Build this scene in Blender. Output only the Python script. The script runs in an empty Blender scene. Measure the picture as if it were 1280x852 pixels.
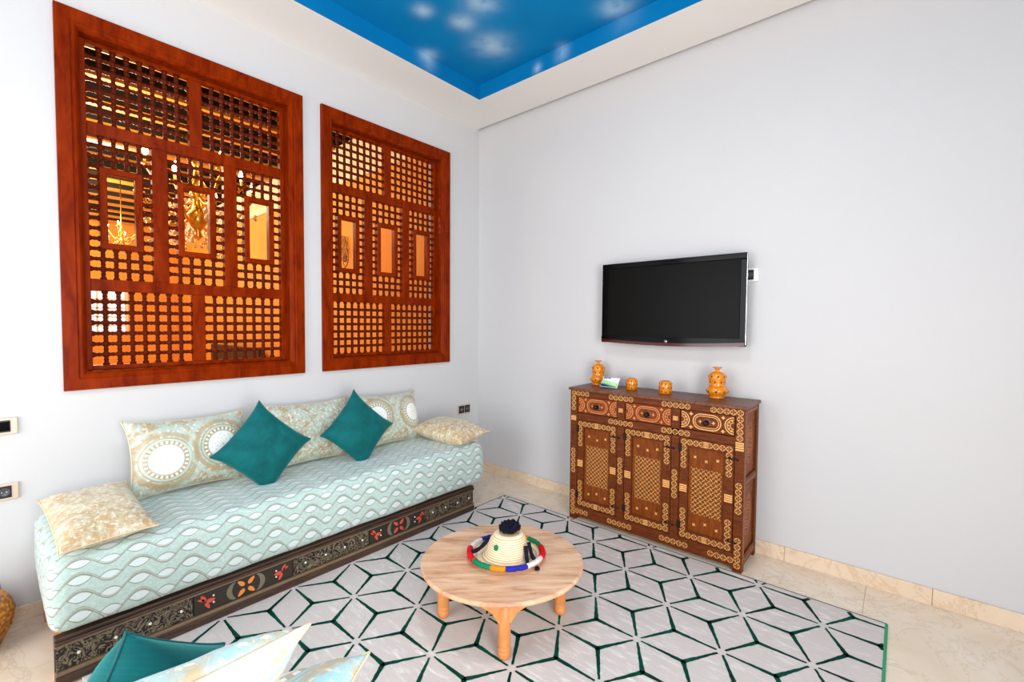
import bpy, bmesh, math, random
from mathutils import Vector, Matrix
random.seed(7)
PI = math.pi
sc = bpy.context.scene
COL = sc.collection

# ------------------------------------------------------------------ camera, world, lights, exposure
cam = bpy.data.cameras.new('camera')
cam.lens = 15.94
cam.sensor_width = 36
cam.clip_start = 0.02
co = bpy.data.objects.new('camera', cam)
COL.objects.link(co)
co.matrix_world = Matrix(((0.65274873, 0.02346565, -0.75721098, -2.95572),
                          (-0.7575408, 0.02964385, -0.6521144, -2.95441),
                          (0.00714436, 0.99928505, 0.03712617, 1.34),
                          (0, 0, 0, 1)))
sc.camera = co
W = bpy.data.worlds.new('world')
sc.world = W
W.use_nodes = True
W.node_tree.nodes['Background'].inputs[0].default_value = (0.72, 0.86, 1.0, 1)
W.node_tree.nodes['Background'].inputs[1].default_value = 1.6


def area(name, loc, target, sx, sy, power, color=(1, 1, 1), spread=PI):
    l = bpy.data.lights.new(name, 'AREA')
    l.shape = 'RECTANGLE'
    l.size, l.size_y, l.energy, l.color = sx, sy, power, color
    l.spread = spread
    o = bpy.data.objects.new(name, l)
    COL.objects.link(o)
    o.location = loc
    o.rotation_euler = (Vector(target) - Vector(loc)).to_track_quat('-Z', 'Y').to_euler()
    return o


def point(name, loc, power, color, r=0.1):
    l = bpy.data.lights.new(name, 'POINT')
    l.energy, l.color, l.shadow_soft_size = power, color, r
    o = bpy.data.objects.new(name, l)
    COL.objects.link(o)
    o.location = loc


area('left_window_daylight', (-4.55, -1.15, 1.35), (0, -0.9, 1.1), 1.7, 2.2, 46, (1.0, 0.99, 0.98))
area('front_door_daylight', (-3.1, -4.35, 1.3), (-3.0, 0, 1.1), 1.5, 2.2, 122, (0.99, 0.99, 1.0))
area('ceiling_lamp_light', (-2.1, -2.1, 3.1), (-2.1, -2.1, 0), 0.5, 0.5, 22, (1.0, 0.98, 0.95))
HALL_WARM = (1.0, 0.73, 0.44)
point('hall_lamp_near', (-2.3, 2.3, 2.7), 130, HALL_WARM, 0.3)
point('hall_lamp_middle', (-2.0, 5.0, 2.8), 160, HALL_WARM, 0.3)
point('hall_lamp_far', (-2.6, 7.7, 2.8), 180, HALL_WARM, 0.3)
sc.view_settings.view_transform = 'Standard'
sc.view_settings.look = 'None'
sc.view_settings.exposure = 0.1
sc.view_settings.gamma = 1.0
sc.view_settings.use_curve_mapping = False


# ------------------------------------------------------------------ material helpers
def srgb(r, g, b):
    f = lambda c: ((c / 255) / 12.92 if c / 255 <= 0.04045 else (((c / 255) + 0.055) / 1.055) ** 2.4)
    return (f(r), f(g), f(b), 1)


class NT:
    def __init__(s, name, rough=0.5, metal=0.0, spec=0.5):
        s.m = bpy.data.materials.new(name)
        s.m.use_nodes = True
        s.t = s.m.node_tree
        s.b = s.t.nodes['Principled BSDF']
        s.b.inputs['Roughness'].default_value = rough
        s.b.inputs['Metallic'].default_value = metal
        s.b.inputs['Specular IOR Level'].default_value = spec

    def node(s, typ, **kw):
        n = s.t.nodes.new(typ)
        for k, v in kw.items():
            setattr(n, k, v)
        return n

    def put(s, inp, v):
        if isinstance(v, bpy.types.NodeSocket):
            s.t.links.new(v, inp)
        else:
            inp.default_value = v

    def M(s, op, a, b=None, c=None, clamp=False):
        n = s.node('ShaderNodeMath', operation=op, use_clamp=clamp)
        for i, v in enumerate((a, b, c)):
            if v is not None:
                s.put(n.inputs[i], v)
        return n.outputs[0]

    def ss(s, x, a, b):
        n = s.node('ShaderNodeMapRange', interpolation_type='SMOOTHSTEP')
        s.put(n.inputs[0], x)
        n.inputs[1].default_value, n.inputs[2].default_value = a, b
        return n.outputs[0]

    def coord(s, kind='Object', scale=(1, 1, 1), rot=(0, 0, 0)):
        n = s.node('ShaderNodeTexCoord')
        mp = s.node('ShaderNodeMapping')
        mp.inputs['Scale'].default_value = scale
        mp.inputs['Rotation'].default_value = rot
        s.t.links.new(n.outputs[kind], mp.inputs[0])
        return mp.outputs[0]

    def sep(s, v):
        n = s.node('ShaderNodeSeparateXYZ')
        s.put(n.inputs[0], v)
        return n.outputs

    def noise(s, v, scale, detail=4, rough=0.5, dist=0.0, out=0):
        n = s.node('ShaderNodeTexNoise')
        s.put(n.inputs['Vector'], v)
        n.inputs['Scale'].default_value = scale
        n.inputs['Detail'].default_value = detail
        n.inputs['Roughness'].default_value = rough
        n.inputs['Distortion'].default_value = dist
        return n.outputs[out]

    def ramp(s, f, stops, interp='LINEAR'):
        n = s.node('ShaderNodeValToRGB')
        s.put(n.inputs[0], f)
        cr = n.color_ramp
        cr.interpolation = interp
        while len(cr.elements) < len(stops):
            cr.elements.new(0.5)
        for e, (p, c) in zip(cr.elements, stops):
            e.position = p
            e.color = c
        return n.outputs[0]

    def mix(s, f, a, b):
        n = s.node('ShaderNodeMix', data_type='RGBA')
        s.put(n.inputs[0], f)
        s.put(n.inputs[6], a)
        s.put(n.inputs[7], b)
        return n.outputs[2]

    def color(s, v):
        s.put(s.b.inputs['Base Color'], v)
        return s

    def bump(s, h, strength=0.3, dist=0.01):
        n = s.node('ShaderNodeBump')
        n.inputs['Strength'].default_value = strength
        n.inputs['Distance'].default_value = dist
        s.put(n.inputs['Height'], h)
        s.t.links.new(n.outputs[0], s.b.inputs['Normal'])
        return s

    def set(s, **kw):
        for k, v in kw.items():
            s.put(s.b.inputs[k.replace('_', ' ')], v)
        return s


def plain(name, rgb, rough=0.5, metal=0.0, spec=0.5, var=0.06, scale=18):
    n = NT(name, rough, metal, spec)
    c = srgb(*rgb)
    k = n.noise(n.coord(), scale, 3)
    lo = tuple(max(0, x * (1 - var)) for x in c[:3]) + (1,)
    hi = tuple(min(1, x * (1 + var)) for x in c[:3]) + (1,)
    n.color(n.ramp(k, [(0.3, lo), (0.7, hi)]))
    return n.m


def wood(name, dark, light, scale=(6, 6, 1), rough=0.35, nscale=9, bump=0.1, spec=0.5):
    n = NT(name, rough, 0, spec)
    v = n.coord('Object', scale)
    k = n.noise(v, nscale, 6, 0.6, 0.6)
    n.color(n.ramp(k, [(0.3, srgb(*dark)), (0.7, srgb(*light))]))
    n.bump(k, bump, 0.002)
    return n.m


def emit(name, rgb, strength):
    n = NT(name)
    n.color(srgb(*rgb)).set(Emission_Color=srgb(*rgb), Emission_Strength=strength)
    return n.m


# ------------------------------------------------------------------ mesh helpers
class MB:
    def __init__(s):
        s.v, s.f, s.mi, s.uv, s.sm = [], [], [], {}, []

    def face(s, idx, mi=0, sm=False):
        s.f.append(tuple(idx))
        s.mi.append(mi)
        s.sm.append(sm)

    def add(s, verts, faces, mi=0, sm=False):
        o = len(s.v)
        s.v += [tuple(p) for p in verts]
        for f in faces:
            s.face([i + o for i in f], mi, sm)

    def box(s, x0, x1, y0, y1, z0, z1, mi=0, bevel=0.0):
        x0, x1 = min(x0, x1), max(x0, x1)
        y0, y1 = min(y0, y1), max(y0, y1)
        z0, z1 = min(z0, z1), max(z0, z1)
        if bevel <= 0:
            s.add([(x0, y0, z0), (x1, y0, z0), (x1, y1, z0), (x0, y1, z0), (x0, y0, z1), (x1, y0, z1), (x1, y1, z1), (x0, y1, z1)],
                  [(0, 3, 2, 1), (4, 5, 6, 7), (0, 1, 5, 4), (1, 2, 6, 5), (2, 3, 7, 6), (3, 0, 4, 7)], mi)
            return
        bm = bmesh.new()
        bmesh.ops.create_cube(bm, size=1)
        for v in bm.verts:
            v.co = Vector(((x0 + x1) / 2 + v.co.x * (x1 - x0), (y0 + y1) / 2 + v.co.y * (y1 - y0), (z0 + z1) / 2 + v.co.z * (z1 - z0)))
        bmesh.ops.bevel(bm, geom=bm.edges[:], offset=bevel, segments=2, affect='EDGES', profile=0.5)
        bm.verts.index_update()
        s.add([v.co[:] for v in bm.verts], [[v.index for v in f.verts] for f in bm.faces], mi)
        bm.free()

    def prism(s, pts, axis, a, b, mi=0):
        """polygon pts (2D) extruded along axis from a to b"""
        n = len(pts)

        def P(p, t):
            if axis == 'x':
                return (t, p[0], p[1])
            if axis == 'y':
                return (p[0], t, p[1])
            return (p[0], p[1], t)
        V = [P(p, a) for p in pts] + [P(p, b) for p in pts]
        F = [tuple(range(n))[::-1], tuple(range(n, 2 * n))] + [(i, (i + 1) % n, n + (i + 1) % n, n + i) for i in range(n)]
        s.add(V, F, mi)

    def lathe(s, prof, seg=24, c=(0, 0, 0), axis='z', mi=0, sm=True, cap=True, a0=0.0, a1=2 * PI):
        """prof: list of (r, h)"""
        full = abs(a1 - a0 - 2 * PI) < 1e-6
        ns = seg if full else seg + 1
        V, F = [], []
        for r, h in prof:
            for k in range(ns):
                a = a0 + (a1 - a0) * k / seg
                x, y = r * math.cos(a), r * math.sin(a)
                p = (x, y, h) if axis == 'z' else ((h, x, y) if axis == 'x' else (x, h, y))
                V.append((p[0] + c[0], p[1] + c[1], p[2] + c[2]))
        for i in range(len(prof) - 1):
            for k in range(seg):
                k2 = (k + 1) % ns
                F.append((i * ns + k, i * ns + k2, (i + 1) * ns + k2, (i + 1) * ns + k))
        if cap and full:
            F.append(tuple(range(ns))[::-1])
            F.append(tuple((len(prof) - 1) * ns + k for k in range(ns)))
        s.add(V, F, mi, sm)

    def tube(s, path, r, seg=8, mi=0, closed=False, sm=True):
        P = [Vector(p) for p in path]
        n = len(P)
        rr = r if isinstance(r, (list, tuple)) else [r] * n
        V, F = [], []
        up = None
        for i in range(n):
            t = (P[(i + 1) % n] - P[i - 1]) if closed else (P[min(i + 1, n - 1)] - P[max(i - 1, 0)])
            t.normalize()
            if up is None:
                up = Vector((0, 0, 1)) if abs(t.z) < 0.9 else Vector((1, 0, 0))
            a = t.cross(up)
            if a.length < 1e-6:
                a = t.cross(Vector((1, 0, 0)))
            a.normalize()
            b = a.cross(t)
            up = b
            for k in range(seg):
                w = 2 * PI * k / seg
                q = P[i] + (a * math.cos(w) + b * math.sin(w)) * rr[i]
                V.append(q[:])
        for i in range(n if closed else n - 1):
            j = (i + 1) % n
            for k in range(seg):
                k2 = (k + 1) % seg
                F.append((i * seg + k, i * seg + k2, j * seg + k2, j * seg + k))
        if not closed:
            F.append(tuple(range(seg))[::-1])
            F.append(tuple((n - 1) * seg + k for k in range(seg)))
        s.add(V, F, mi, sm)

    def ball(s, c, r, seg=10, rings=6, mi=0, sq=(1, 1, 1)):
        V, F = [], []
        for i in range(rings + 1):
            t = PI * i / rings
            for k in range(seg):
                a = 2 * PI * k / seg
                V.append((c[0] + sq[0] * r * math.sin(t) * math.cos(a), c[1] + sq[1] * r * math.sin(t) * math.sin(a), c[2] + sq[2] * r * math.cos(t)))
        for i in range(rings):
            for k in range(seg):
                k2 = (k + 1) % seg
                F.append((i * seg + k, (i + 1) * seg + k, (i + 1) * seg + k2, i * seg + k2))
        s.add(V, F, mi, True)

    def mesh(s, name, mats):
        me = bpy.data.meshes.new(name)
        me.from_pydata(s.v, [], s.f)
        for m in (mats if isinstance(mats, (list, tuple)) else [mats]):
            me.materials.append(m)
        me.polygons.foreach_set('material_index', s.mi)
        me.polygons.foreach_set('use_smooth', s.sm)
        if s.uv:
            l = me.uv_layers.new(name='UVMap')
            for lp in me.loops:
                l.data[lp.index].uv = s.uv.get(lp.vertex_index, (0, 0))
        bm = bmesh.new()
        bm.from_mesh(me)
        bmesh.ops.remove_doubles(bm, verts=bm.verts, dist=1e-6)
        bmesh.ops.recalc_face_normals(bm, faces=bm.faces)
        bm.to_mesh(me)
        bm.free()
        me.update()
        return me

    def build(s, name, mats, parent=None, loc=(0, 0, 0)):
        return link(name, s.mesh(name, mats), parent, loc)


def link(name, data, parent=None, loc=(0, 0, 0)):
    o = bpy.data.objects.new(name, data)
    COL.objects.link(o)
    o.location = loc
    if parent is not None:
        o.parent = parent
    return o


def tag(o, label=None, cat=None, group=None, kind=None):
    if label:
        o['label'] = label
    if cat:
        o['category'] = cat
    if group:
        o['group'] = group
    if kind:
        o['kind'] = kind
    return o


def thing(name, label, cat, loc=(0, 0, 0), rz=0.0, group=None):
    o = bpy.data.objects.new(name, None)
    o.empty_display_size = 0.1
    COL.objects.link(o)
    o.location = loc
    o.rotation_euler = (0, 0, rz)
    return tag(o, label, cat, group)


def copy_tree(o, parent=None):
    c = o.copy()
    COL.objects.link(c)
    if parent is not None:
        c.parent = parent
    for ch in list(o.children):
        copy_tree(ch, c)
    return c


def struct(o):
    o['kind'] = 'structure'
    return o


# ------------------------------------------------------------------ materials
n = NT('white_plaster', 0.75, 0, 0.3)
k = n.noise(n.coord(), 60, 3)
n.color(n.mix(n.noise(n.coord(), 1.5, 2), srgb(201, 199, 198), srgb(205, 203, 202))).bump(k, 0.05, 0.002)
PLASTER = n.m
CEIL_WHITE = plain('ceiling_white', (228, 223, 218), 0.8, 0, 0.2, 0.01, 2)

n = NT('hall_orange_plaster', 0.7)
n.color(n.ramp(n.noise(n.coord(), 2.2, 4), [(0.3, srgb(222, 142, 50)), (0.7, srgb(234, 162, 70))]))
ORANGE = n.m

n = NT('blue_painted_sky', 0.7, 0, 0.1)
v = n.coord('Object')
sx, sy, sz = n.sep(v)
acc = 0.0
for cx_, cy_, cz_, r_ in ((-1.227, -0.749, 3.187, 0.07), (-0.927, -0.427, 3.17, 0.08), (-1.055, -1.068, 3.187, 0.12), (-0.716, -0.832, 3.187, 0.15), (-1.002, -0.852, 3.187, 0.09), (-0.516, -1.635, 3.187, 0.11),
                          (-0.407, -0.977, 3.115, 0.04), (-0.407, -1.185, 3.14, 0.06), (-1.9, -1.6, 3.187, 0.3), (-2.6, -0.8, 3.187, 0.22), (-1.0, -2.4, 3.187, 0.25), (-2.8, -2.6, 3.187, 0.3), (-1.62, -1.25, 3.187, .2)):
    d = n.M('ADD', n.M('ADD', n.M('POWER', n.M('SUBTRACT', sx, cx_), 2), n.M('POWER', n.M('SUBTRACT', sy, cy_), 2)), n.M('POWER', n.M('SUBTRACT', sz, cz_), 2))
    acc = n.M('ADD', acc, n.M('EXPONENT', n.M('MULTIPLY', d, -1.6 / r_ ** 2)))
cl = n.M('MULTIPLY', acc, n.ss(n.noise(v, 9, 4, 0.5), 0.05, 0.62), clamp=True)
base = n.mix(n.noise(v, 3.5, 4), srgb(0, 108, 164), srgb(0, 126, 184))
n.color(n.mix(n.M('MULTIPLY', cl, 0.75), base, srgb(176, 204, 224)))
BLUE = n.m

n = NT('beige_marble', 0.22, 0, 0.5)
v = n.coord('Object')
w = n.noise(v, 2.2, 8, 0.62, 1.6)
vein = n.ss(n.M('ABSOLUTE', n.M('SUBTRACT', n.noise(v, 3.2, 7, 0.65, 1.2), 0.5)), 0.0, 0.02)
c = n.ramp(w, [(0.28, srgb(224, 202, 174)), (0.5, srgb(232, 213, 189)), (0.72, srgb(238, 223, 204))])
n.color(n.mix(n.M('ADD', 0.55, n.M('MULTIPLY', vein, 0.45)), srgb(200, 174, 144), c))
MARBLE = n.m

n = NT('baseboard_marble', 0.3)
v = n.coord('Object')
vein = n.ss(n.M('ABSOLUTE', n.M('SUBTRACT', n.noise(v, 4, 7, 0.65, 1.5), 0.5)), 0.0, 0.03)
c = n.ramp(n.noise(v, 3, 8, 0.6, 1.4), [(0.3, srgb(220, 194, 164)), (0.7, srgb(231, 211, 188))])
n.color(n.mix(n.M('ADD', 0.45, n.M('MULTIPLY', vein, 0.55)), srgb(204, 168, 132), c))
MARBLE2 = n.m

MAHOG = wood('mahogany', (98, 22, 1), (140, 44, 3), (5, 5, 1.2), 0.33, 5, 0.06, 0.04)
MAHOG_D = wood('dark_mahogany', (72, 20, 6), (100, 32, 10), (6, 6, 6), 0.4, 6, 0.04, 0.05)
BEAM_LIT = plain('lit_beam_edge', (196, 130, 44), 0.45, 0.2)  # gold colour stands in for lamplight on the beam undersides
BEAM_DARK = plain('dark_ceiling_wood', (26, 13, 9), 0.5)
WHITE_HALL = plain('hall_white_moulding', (238, 222, 200), 0.6, var=0.02)
GOLD = plain('polished_gold', (214, 160, 62), 0.25, 0.9)
CRYSTAL = NT('crystal', 0.05).color(srgb(240, 205, 150)).set(Transmission_Weight=0.6).m
BULB = emit('lit_bulb', (255, 214, 150), 60)
WHITE_GLOSS = plain('white_plastic', (236, 232, 226), 0.3, var=0.01)
BLACK_GLOSS = NT('black_gloss', 0.12, 0, 0.12).color(srgb(8, 8, 9)).m
n = NT('screen_panel', 0.34, 0, 0.10)
n.color(n.mix(n.noise(n.coord(), 250, 2), srgb(6, 5, 4), srgb(11, 10, 8)))
SCREEN = n.m
DARK_RED = NT('dark_red_gloss', 0.12).color(srgb(70, 6, 8)).m
SILVER = plain('silver', (205, 205, 205), 0.25, 0.9, var=0.02)
BLACK_PL = plain('black_plastic', (24, 24, 28), 0.4)
BEIGE_PL = plain('champagne_plastic', (214, 190, 168), 0.35, 0.2, var=0.02)

WALNUT = wood('walnut_carcass', (76, 32, 8), (116, 54, 16), (3, 3, 12), 0.45, 6, 0.15, 0.2)
WALNUT_P = wood('walnut_panel', (94, 42, 6), (138, 68, 16), (12, 12, 2), 0.45, 5, 0.12, 0.2)
WALNUT_T = wood('walnut_top', (84, 42, 26), (132, 80, 54), (20, 3, 3), 0.4, 5, 0.12, 0.3)
WALNUT_D = wood('walnut_drawer', (104, 42, 8), (138, 62, 16), (3, 3, 12), 0.45, 6, 0.1, 0.2)
INLAY = plain('bone_inlay', (226, 164, 92), 0.45, var=0.12, scale=60)
INLAY2 = plain('orange_inlay', (206, 126, 66), 0.45, var=0.12, scale=60)
IRON = plain('dark_iron', (42, 30, 24), 0.45, 0.6)

n = NT('pale_table_wood', 0.45)
base_ = n.coord('Object', (1, 1, 1), (0, 0, 0.82))


def scaled(sc3):
    m_ = n.node('ShaderNodeVectorMath', operation='MULTIPLY')
    n.t.links.new(base_, m_.inputs[0])
    m_.inputs[1].default_value = sc3
    return m_.outputs[0]


k = n.noise(scaled((2.2, 13, 1)), 2.2, 5, 0.6, 0.4)
fine = n.noise(scaled((3, 70, 1)), 3, 4)
c = n.ramp(k, [(0.3, srgb(164, 110, 78)), (0.44, srgb(212, 164, 126)), (0.6, srgb(232, 194, 158)), (0.8, srgb(240, 208, 174))])
n.color(n.mix(n.M('MULTIPLY', fine, 0.35), c, srgb(202, 150, 112)))
TABLE_TOP = n.m
TABLE_LEG = wood('orange_pine', (198, 118, 58), (222, 152, 88), (4, 4, 1), 0.45, 6, 0.08)


def uvc(n):
    return n.sep(n.coord('UV'))


def brocade(name, meds, R, seed=0.0, gold=(176, 152, 112), mint=(188, 206, 192)):
    n = NT(name, 0.36, 0.0, 0.6)
    u, v, _ = uvc(n)
    P = n.coord('UV')
    g = srgb(*gold)
    m = srgb(*mint)
    cream = srgb(244, 238, 224)
    k = n.noise(P, 26, 5, 0.6, 1.5)
    k2 = n.noise(P, 7 + seed, 3, 0.5, 2.0)
    damask = n.M('ADD', n.M('MULTIPLY', n.ss(k, 0.44, 0.56), 0.55), n.M('MULTIPLY', n.ss(k2, 0.42, 0.58), 0.45))
    basec = n.mix(damask, m, g)
    basec = n.mix(n.M('MULTIPLY', n.ss(n.noise(P, 60, 3), 0.55, 0.62), 0.6), basec, cream)
    col = basec
    for (mx, my) in meds:
        dx = n.M('SUBTRACT', u, mx)
        dy = n.M('SUBTRACT', v, my)
        d = n.M('DIVIDE', n.M('SQRT', n.M('ADD', n.M('POWER', dx, 2), n.M('POWER', dy, 2))), R)
        ang = n.M('ARCTAN2', dy, dx)
        dots = n.ss(n.M('SINE', n.M('MULTIPLY', ang, 26)), -0.2, 0.2)
        petal = n.ss(n.M('MULTIPLY', n.M('SINE', n.M('MULTIPLY', ang, 8)), n.M('SINE', n.M('MULTIPLY', d, 28))), 0.45, 0.6)
        c1 = n.ramp(d, [(0.0, srgb(178, 206, 194)), (0.09, srgb(246, 246, 240)), (0.5, srgb(250, 249, 245)), (0.62, srgb(240, 244, 240)), (0.66, srgb(176, 200, 190)),
                        (0.70, g), (0.84, g), (0.87, m), (0.93, m), (0.96, g)], 'LINEAR')
        c1 = n.mix(n.M('MULTIPLY', petal, n.M('MULTIPLY', n.ss(d, 0.6, 0.5), 0.5)), c1, srgb(206, 190, 156))
        ringm = n.M('MULTIPLY', n.M('MULTIPLY', n.ss(d, 0.70, 0.72), n.ss(d, 0.84, 0.82)), dots)
        c1 = n.mix(ringm, c1, srgb(248, 240, 222))
        # outer trailing bands around the medallion
        band = n.M('MULTIPLY', n.ss(d, 1.05, 1.1), n.ss(d, 1.3, 1.22))
        col = n.mix(n.M('MULTIPLY', band, 0.75), col, g)
        band2 = n.M('MULTIPLY', n.ss(d, 1.32, 1.36), n.ss(d, 1.5, 1.44))
        col = n.mix(n.M('MULTIPLY', band2, 0.6), col, m)
        col = n.mix(n.ss(d, 1.0, 0.98), col, c1)
    n.color(col)
    n.set(Sheen_Weight=0.2)
    n.put(n.b.inputs['Roughness'], n.M('ADD', 0.3, n.M('MULTIPLY', damask, 0.2)))
    n.bump(n.M('ADD', damask, n.noise(P, 300, 2)), 0.12, 0.002)
    return n.m


BROC_MED = brocade('brocade_medallion', [(-0.125, -0.025), (0.125, 0.01)], 0.108)
BROC_PLAIN = brocade('brocade_damask', [(0.9, 0.0)], 0.12, 1.3)
BROC_RIGHT = brocade('brocade_right_medallion', [(0.17, 0.02), (-0.14, 0.02)], 0.10, 0.7)
BROC_GOLD = brocade('brocade_gold', [(0.9, 0.9)], 0.12, 2.1, (192, 156, 108), (206, 200, 168))
BROC_FORE = brocade('brocade_near', [(0.06, -0.10), (-0.22, -0.1)], 0.16, 0.4, (190, 168, 130), (160, 208, 214))
PIPING = plain('piping_cord', (214, 196, 160), 0.5)
PIPING_T = plain('teal_piping', (0, 88, 92), 0.6)

n = NT('teal_velvet', 0.75, 0, 0.2)
P = n.coord('UV')
k = n.noise(P, 14, 5, 0.6, 0.8)
k3 = n.noise(n.coord('UV', (3, 40, 1)), 5, 3)
n.color(n.ramp(n.M('ADD', n.M('MULTIPLY', k, 0.7), n.M('MULTIPLY', k3, 0.3)), [(0.3, srgb(0, 72, 74)), (0.6, srgb(0, 98, 98)), (0.8, srgb(14, 120, 118))]))
n.set(Sheen_Weight=0.6, Sheen_Roughness=0.4, Sheen_Tint=srgb(90, 200, 196))
n.bump(k, 0.2, 0.004)
TEAL = n.m

# mint cloth with crossing ogee waves (pattern woven into the cloth)
n = NT('mint_wave_cloth', 0.45, 0, 0.5)
u, v, _ = uvc(n)
PT, LN, AW = 0.066, 0.172, 0.029


def cell(x, period):
    return n.M('SUBTRACT', n.M('FLOORED_MODULO', n.M('ADD', x, period / 2), period), period / 2)


line, lens = None, None
for ou, ov in ((0.0, -0.0075), (LN / 2, 0.0075)):
    cu = cell(n.M('ADD', u, ou), LN)
    cv = cell(n.M('ADD', v, ov), PT)
    half = n.M('MULTIPLY', n.M('SUBTRACT', 1.0, n.M('POWER', n.M('DIVIDE', cu, 0.034), 2)), 0.0185)
    e_ = n.M('SUBTRACT', n.M('ABSOLUTE', cv), half)
    le = n.ss(e_, -0.002, -0.004)
    lens = le if lens is None else n.M('MAXIMUM', lens, le)
    lo_ = n.M('MULTIPLY', n.ss(n.M('ABSOLUTE', e_), 0.0024, 0.0010), n.ss(n.M('ABSOLUTE', cu), 0.039, 0.035))
    line = lo_ if line is None else n.M('MAXIMUM', line, lo_)
cu = n.M('MULTIPLY', u, 2 * PI / LN)
wave = n.M('MULTIPLY', n.M('COSINE', cu), AW)
slope = n.M('ADD', 1.0, n.M('MULTIPLY', n.M('ABSOLUTE', n.M('SINE', cu)), 0.3))
for off in (0.0015, 0.0085):
    dv = cell(n.M('SUBTRACT', n.M('SUBTRACT', v, off), wave), PT)
    line = n.M('MAXIMUM', line, n.M('MULTIPLY', n.ss(n.M('DIVIDE', n.M('ABSOLUTE', dv), slope), 0.0026, 0.0010), 1.0 if off < .005 else 0.7))
dam = n.ss(n.noise(n.coord('UV'), 90, 3, 0.6, 1.0), 0.45, 0.6)
basec = n.mix(dam, srgb(176, 199, 190), srgb(190, 211, 202))
c = n.mix(n.M('MULTIPLY', lens, 0.8), basec, srgb(216, 228, 227))
c = n.mix(n.M('MULTIPLY', line, 0.85), c, srgb(136, 124, 108))
n.color(c)
n.set(Sheen_Weight=0.3)
n.bump(n.M('ADD', n.M('MULTIPLY', line, 1.0), n.M('MULTIPLY', dam, 0.25)), 0.25, 0.003)
MINT = n.m

n = NT('carved_dark_wood', 0.42, 0.15, 0.5)
P = n.coord('Object')
k = n.noise(P, 17, 2, 0.5, 1.2)
sw = n.M('SINE', n.M('MULTIPLY', k, 62))
leaf = n.M('SINE', n.M('MULTIPLY', n.noise(P, 60, 2, 0.5, 0.6), 18))
e = n.ss(n.M('ADD', sw, n.M('MULTIPLY', leaf, 0.7)), -0.35, 0.45)
n.color(n.mix(e, srgb(30, 20, 15), n.mix(n.noise(P, 30, 2), srgb(96, 82, 64), srgb(146, 132, 106))))
n.bump(e, 0.8, 0.005)
CARVED = n.m
DARKW = wood('dark_stained_moulding', (46, 30, 22), (78, 54, 40), (1, 8, 8), 0.4, 8, 0.1)
BRONZE_EDGE = plain('bronze_moulding', (126, 104, 78), 0.4, 0.3)
LAQ = plain('dark_painted_panel', (44, 36, 26), 0.4)
PEARL = plain('pearl', (226, 222, 210), 0.3, var=0.02)
O_RED = plain('painted_red', (206, 78, 58), 0.5)
O_ORANGE = plain('painted_orange', (226, 134, 54), 0.5)
CRESC = plain('painted_grey_crescent', (112, 104, 86), 0.5)

n = NT('rug_pile', 0.9, 0, 0.1)
v = n.coord('Object', (9, 2, 1))
k = n.noise(v, 4.5, 6, 0.7, 0.4)
big = n.noise(n.coord('Object'), 1.6, 3)
f = n.M('MULTIPLY', n.ss(k, 0.48, 0.72), n.ss(big, 0.35, 0.6))
n.color(n.mix(f, n.mix(n.noise(v, 12, 3), srgb(200, 190, 184), srgb(210, 201, 194)), srgb(232, 228, 223)))
n.bump(n.noise(n.coord('Object'), 400, 2), 0.3, 0.003)
RUG = n.m
n = NT('rug_green', 0.85, 0, 0.1)
k = n.noise(n.coord('Object'), 7, 4)
n.color(n.ramp(k, [(0.35, srgb(0, 46, 38)), (0.6, srgb(0, 72, 54)), (0.75, srgb(4, 104, 74))]))
RUG_G = n.m
STRAW = None
n = NT('woven_straw', 0.7)
z_ = n.sep(n.coord('Object'))[2]
wv = n.M('SINE', n.M('MULTIPLY', z_, 2 * PI / 0.0085))
n.color(n.mix(n.ss(wv, -0.9, 0.2), srgb(196, 164, 120), n.mix(n.noise(n.coord('Object'), 40, 3), srgb(232, 208, 168), srgb(244, 226, 192))))
n.bump(wv, 0.4, 0.002)
STRAW = n.m
n = NT('basket_weave', 0.65)
P = n.coord('Object')
vz = n.node('ShaderNodeTexVoronoi')
n.t.links.new(P, vz.inputs['Vector'])
vz.inputs['Scale'].default_value = 60
n.color(n.mix(n.ss(vz.outputs['Distance'], 0.2, 0.7), srgb(206, 140, 58), srgb(150, 88, 28)))
n.bump(vz.outputs['Distance'], 0.6, 0.006)
BASKET = n.m


def yarn(name, rgb):
    n = NT(name, 0.85, 0, 0.2)
    c = srgb(*rgb)
    k = n.noise(n.coord('Object'), 160, 3)
    n.color(n.ramp(k, [(0.3, tuple(x * 0.75 for x in c[:3]) + (1,)), (0.7, c)]))
    n.bump(k, 0.6, 0.004)
    return n.m


Y_RED, Y_GREEN, Y_ORANGE, Y_BLUE, Y_WHITE, Y_NAVY = [yarn(a, b) for a, b in (
    ('red_wool', (216, 20, 30)), ('green_wool', (18, 128, 84)), ('orange_wool', (226, 138, 22)), ('blue_wool', (40, 40, 158)), ('white_wool', (226, 218, 214)), ('navy_wool', (16, 18, 34)))]
GLAZE = NT('orange_glaze', 0.12, 0, 0.6)
GLAZE.color(GLAZE.ramp(GLAZE.noise(GLAZE.coord(), 30, 3), [(0.3, srgb(206, 112, 8)), (0.7, srgb(230, 142, 22))]))
GLAZE = GLAZE.m
HOLE = plain('dark_piercing', (52, 22, 6), 0.8)

# ------------------------------------------------------------------ setting: floor, walls, ceiling
X0, Y0 = -4.6, -4.4            # far corners of the room behind the camera
CZ = 3.079                     # underside of the white ceiling border
WT = 0.22                      # back wall thickness
HX0, HX1, HY1, HZ = -6.5, -0.15, 9.4, 3.3   # hall behind the lattice screens

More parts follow.
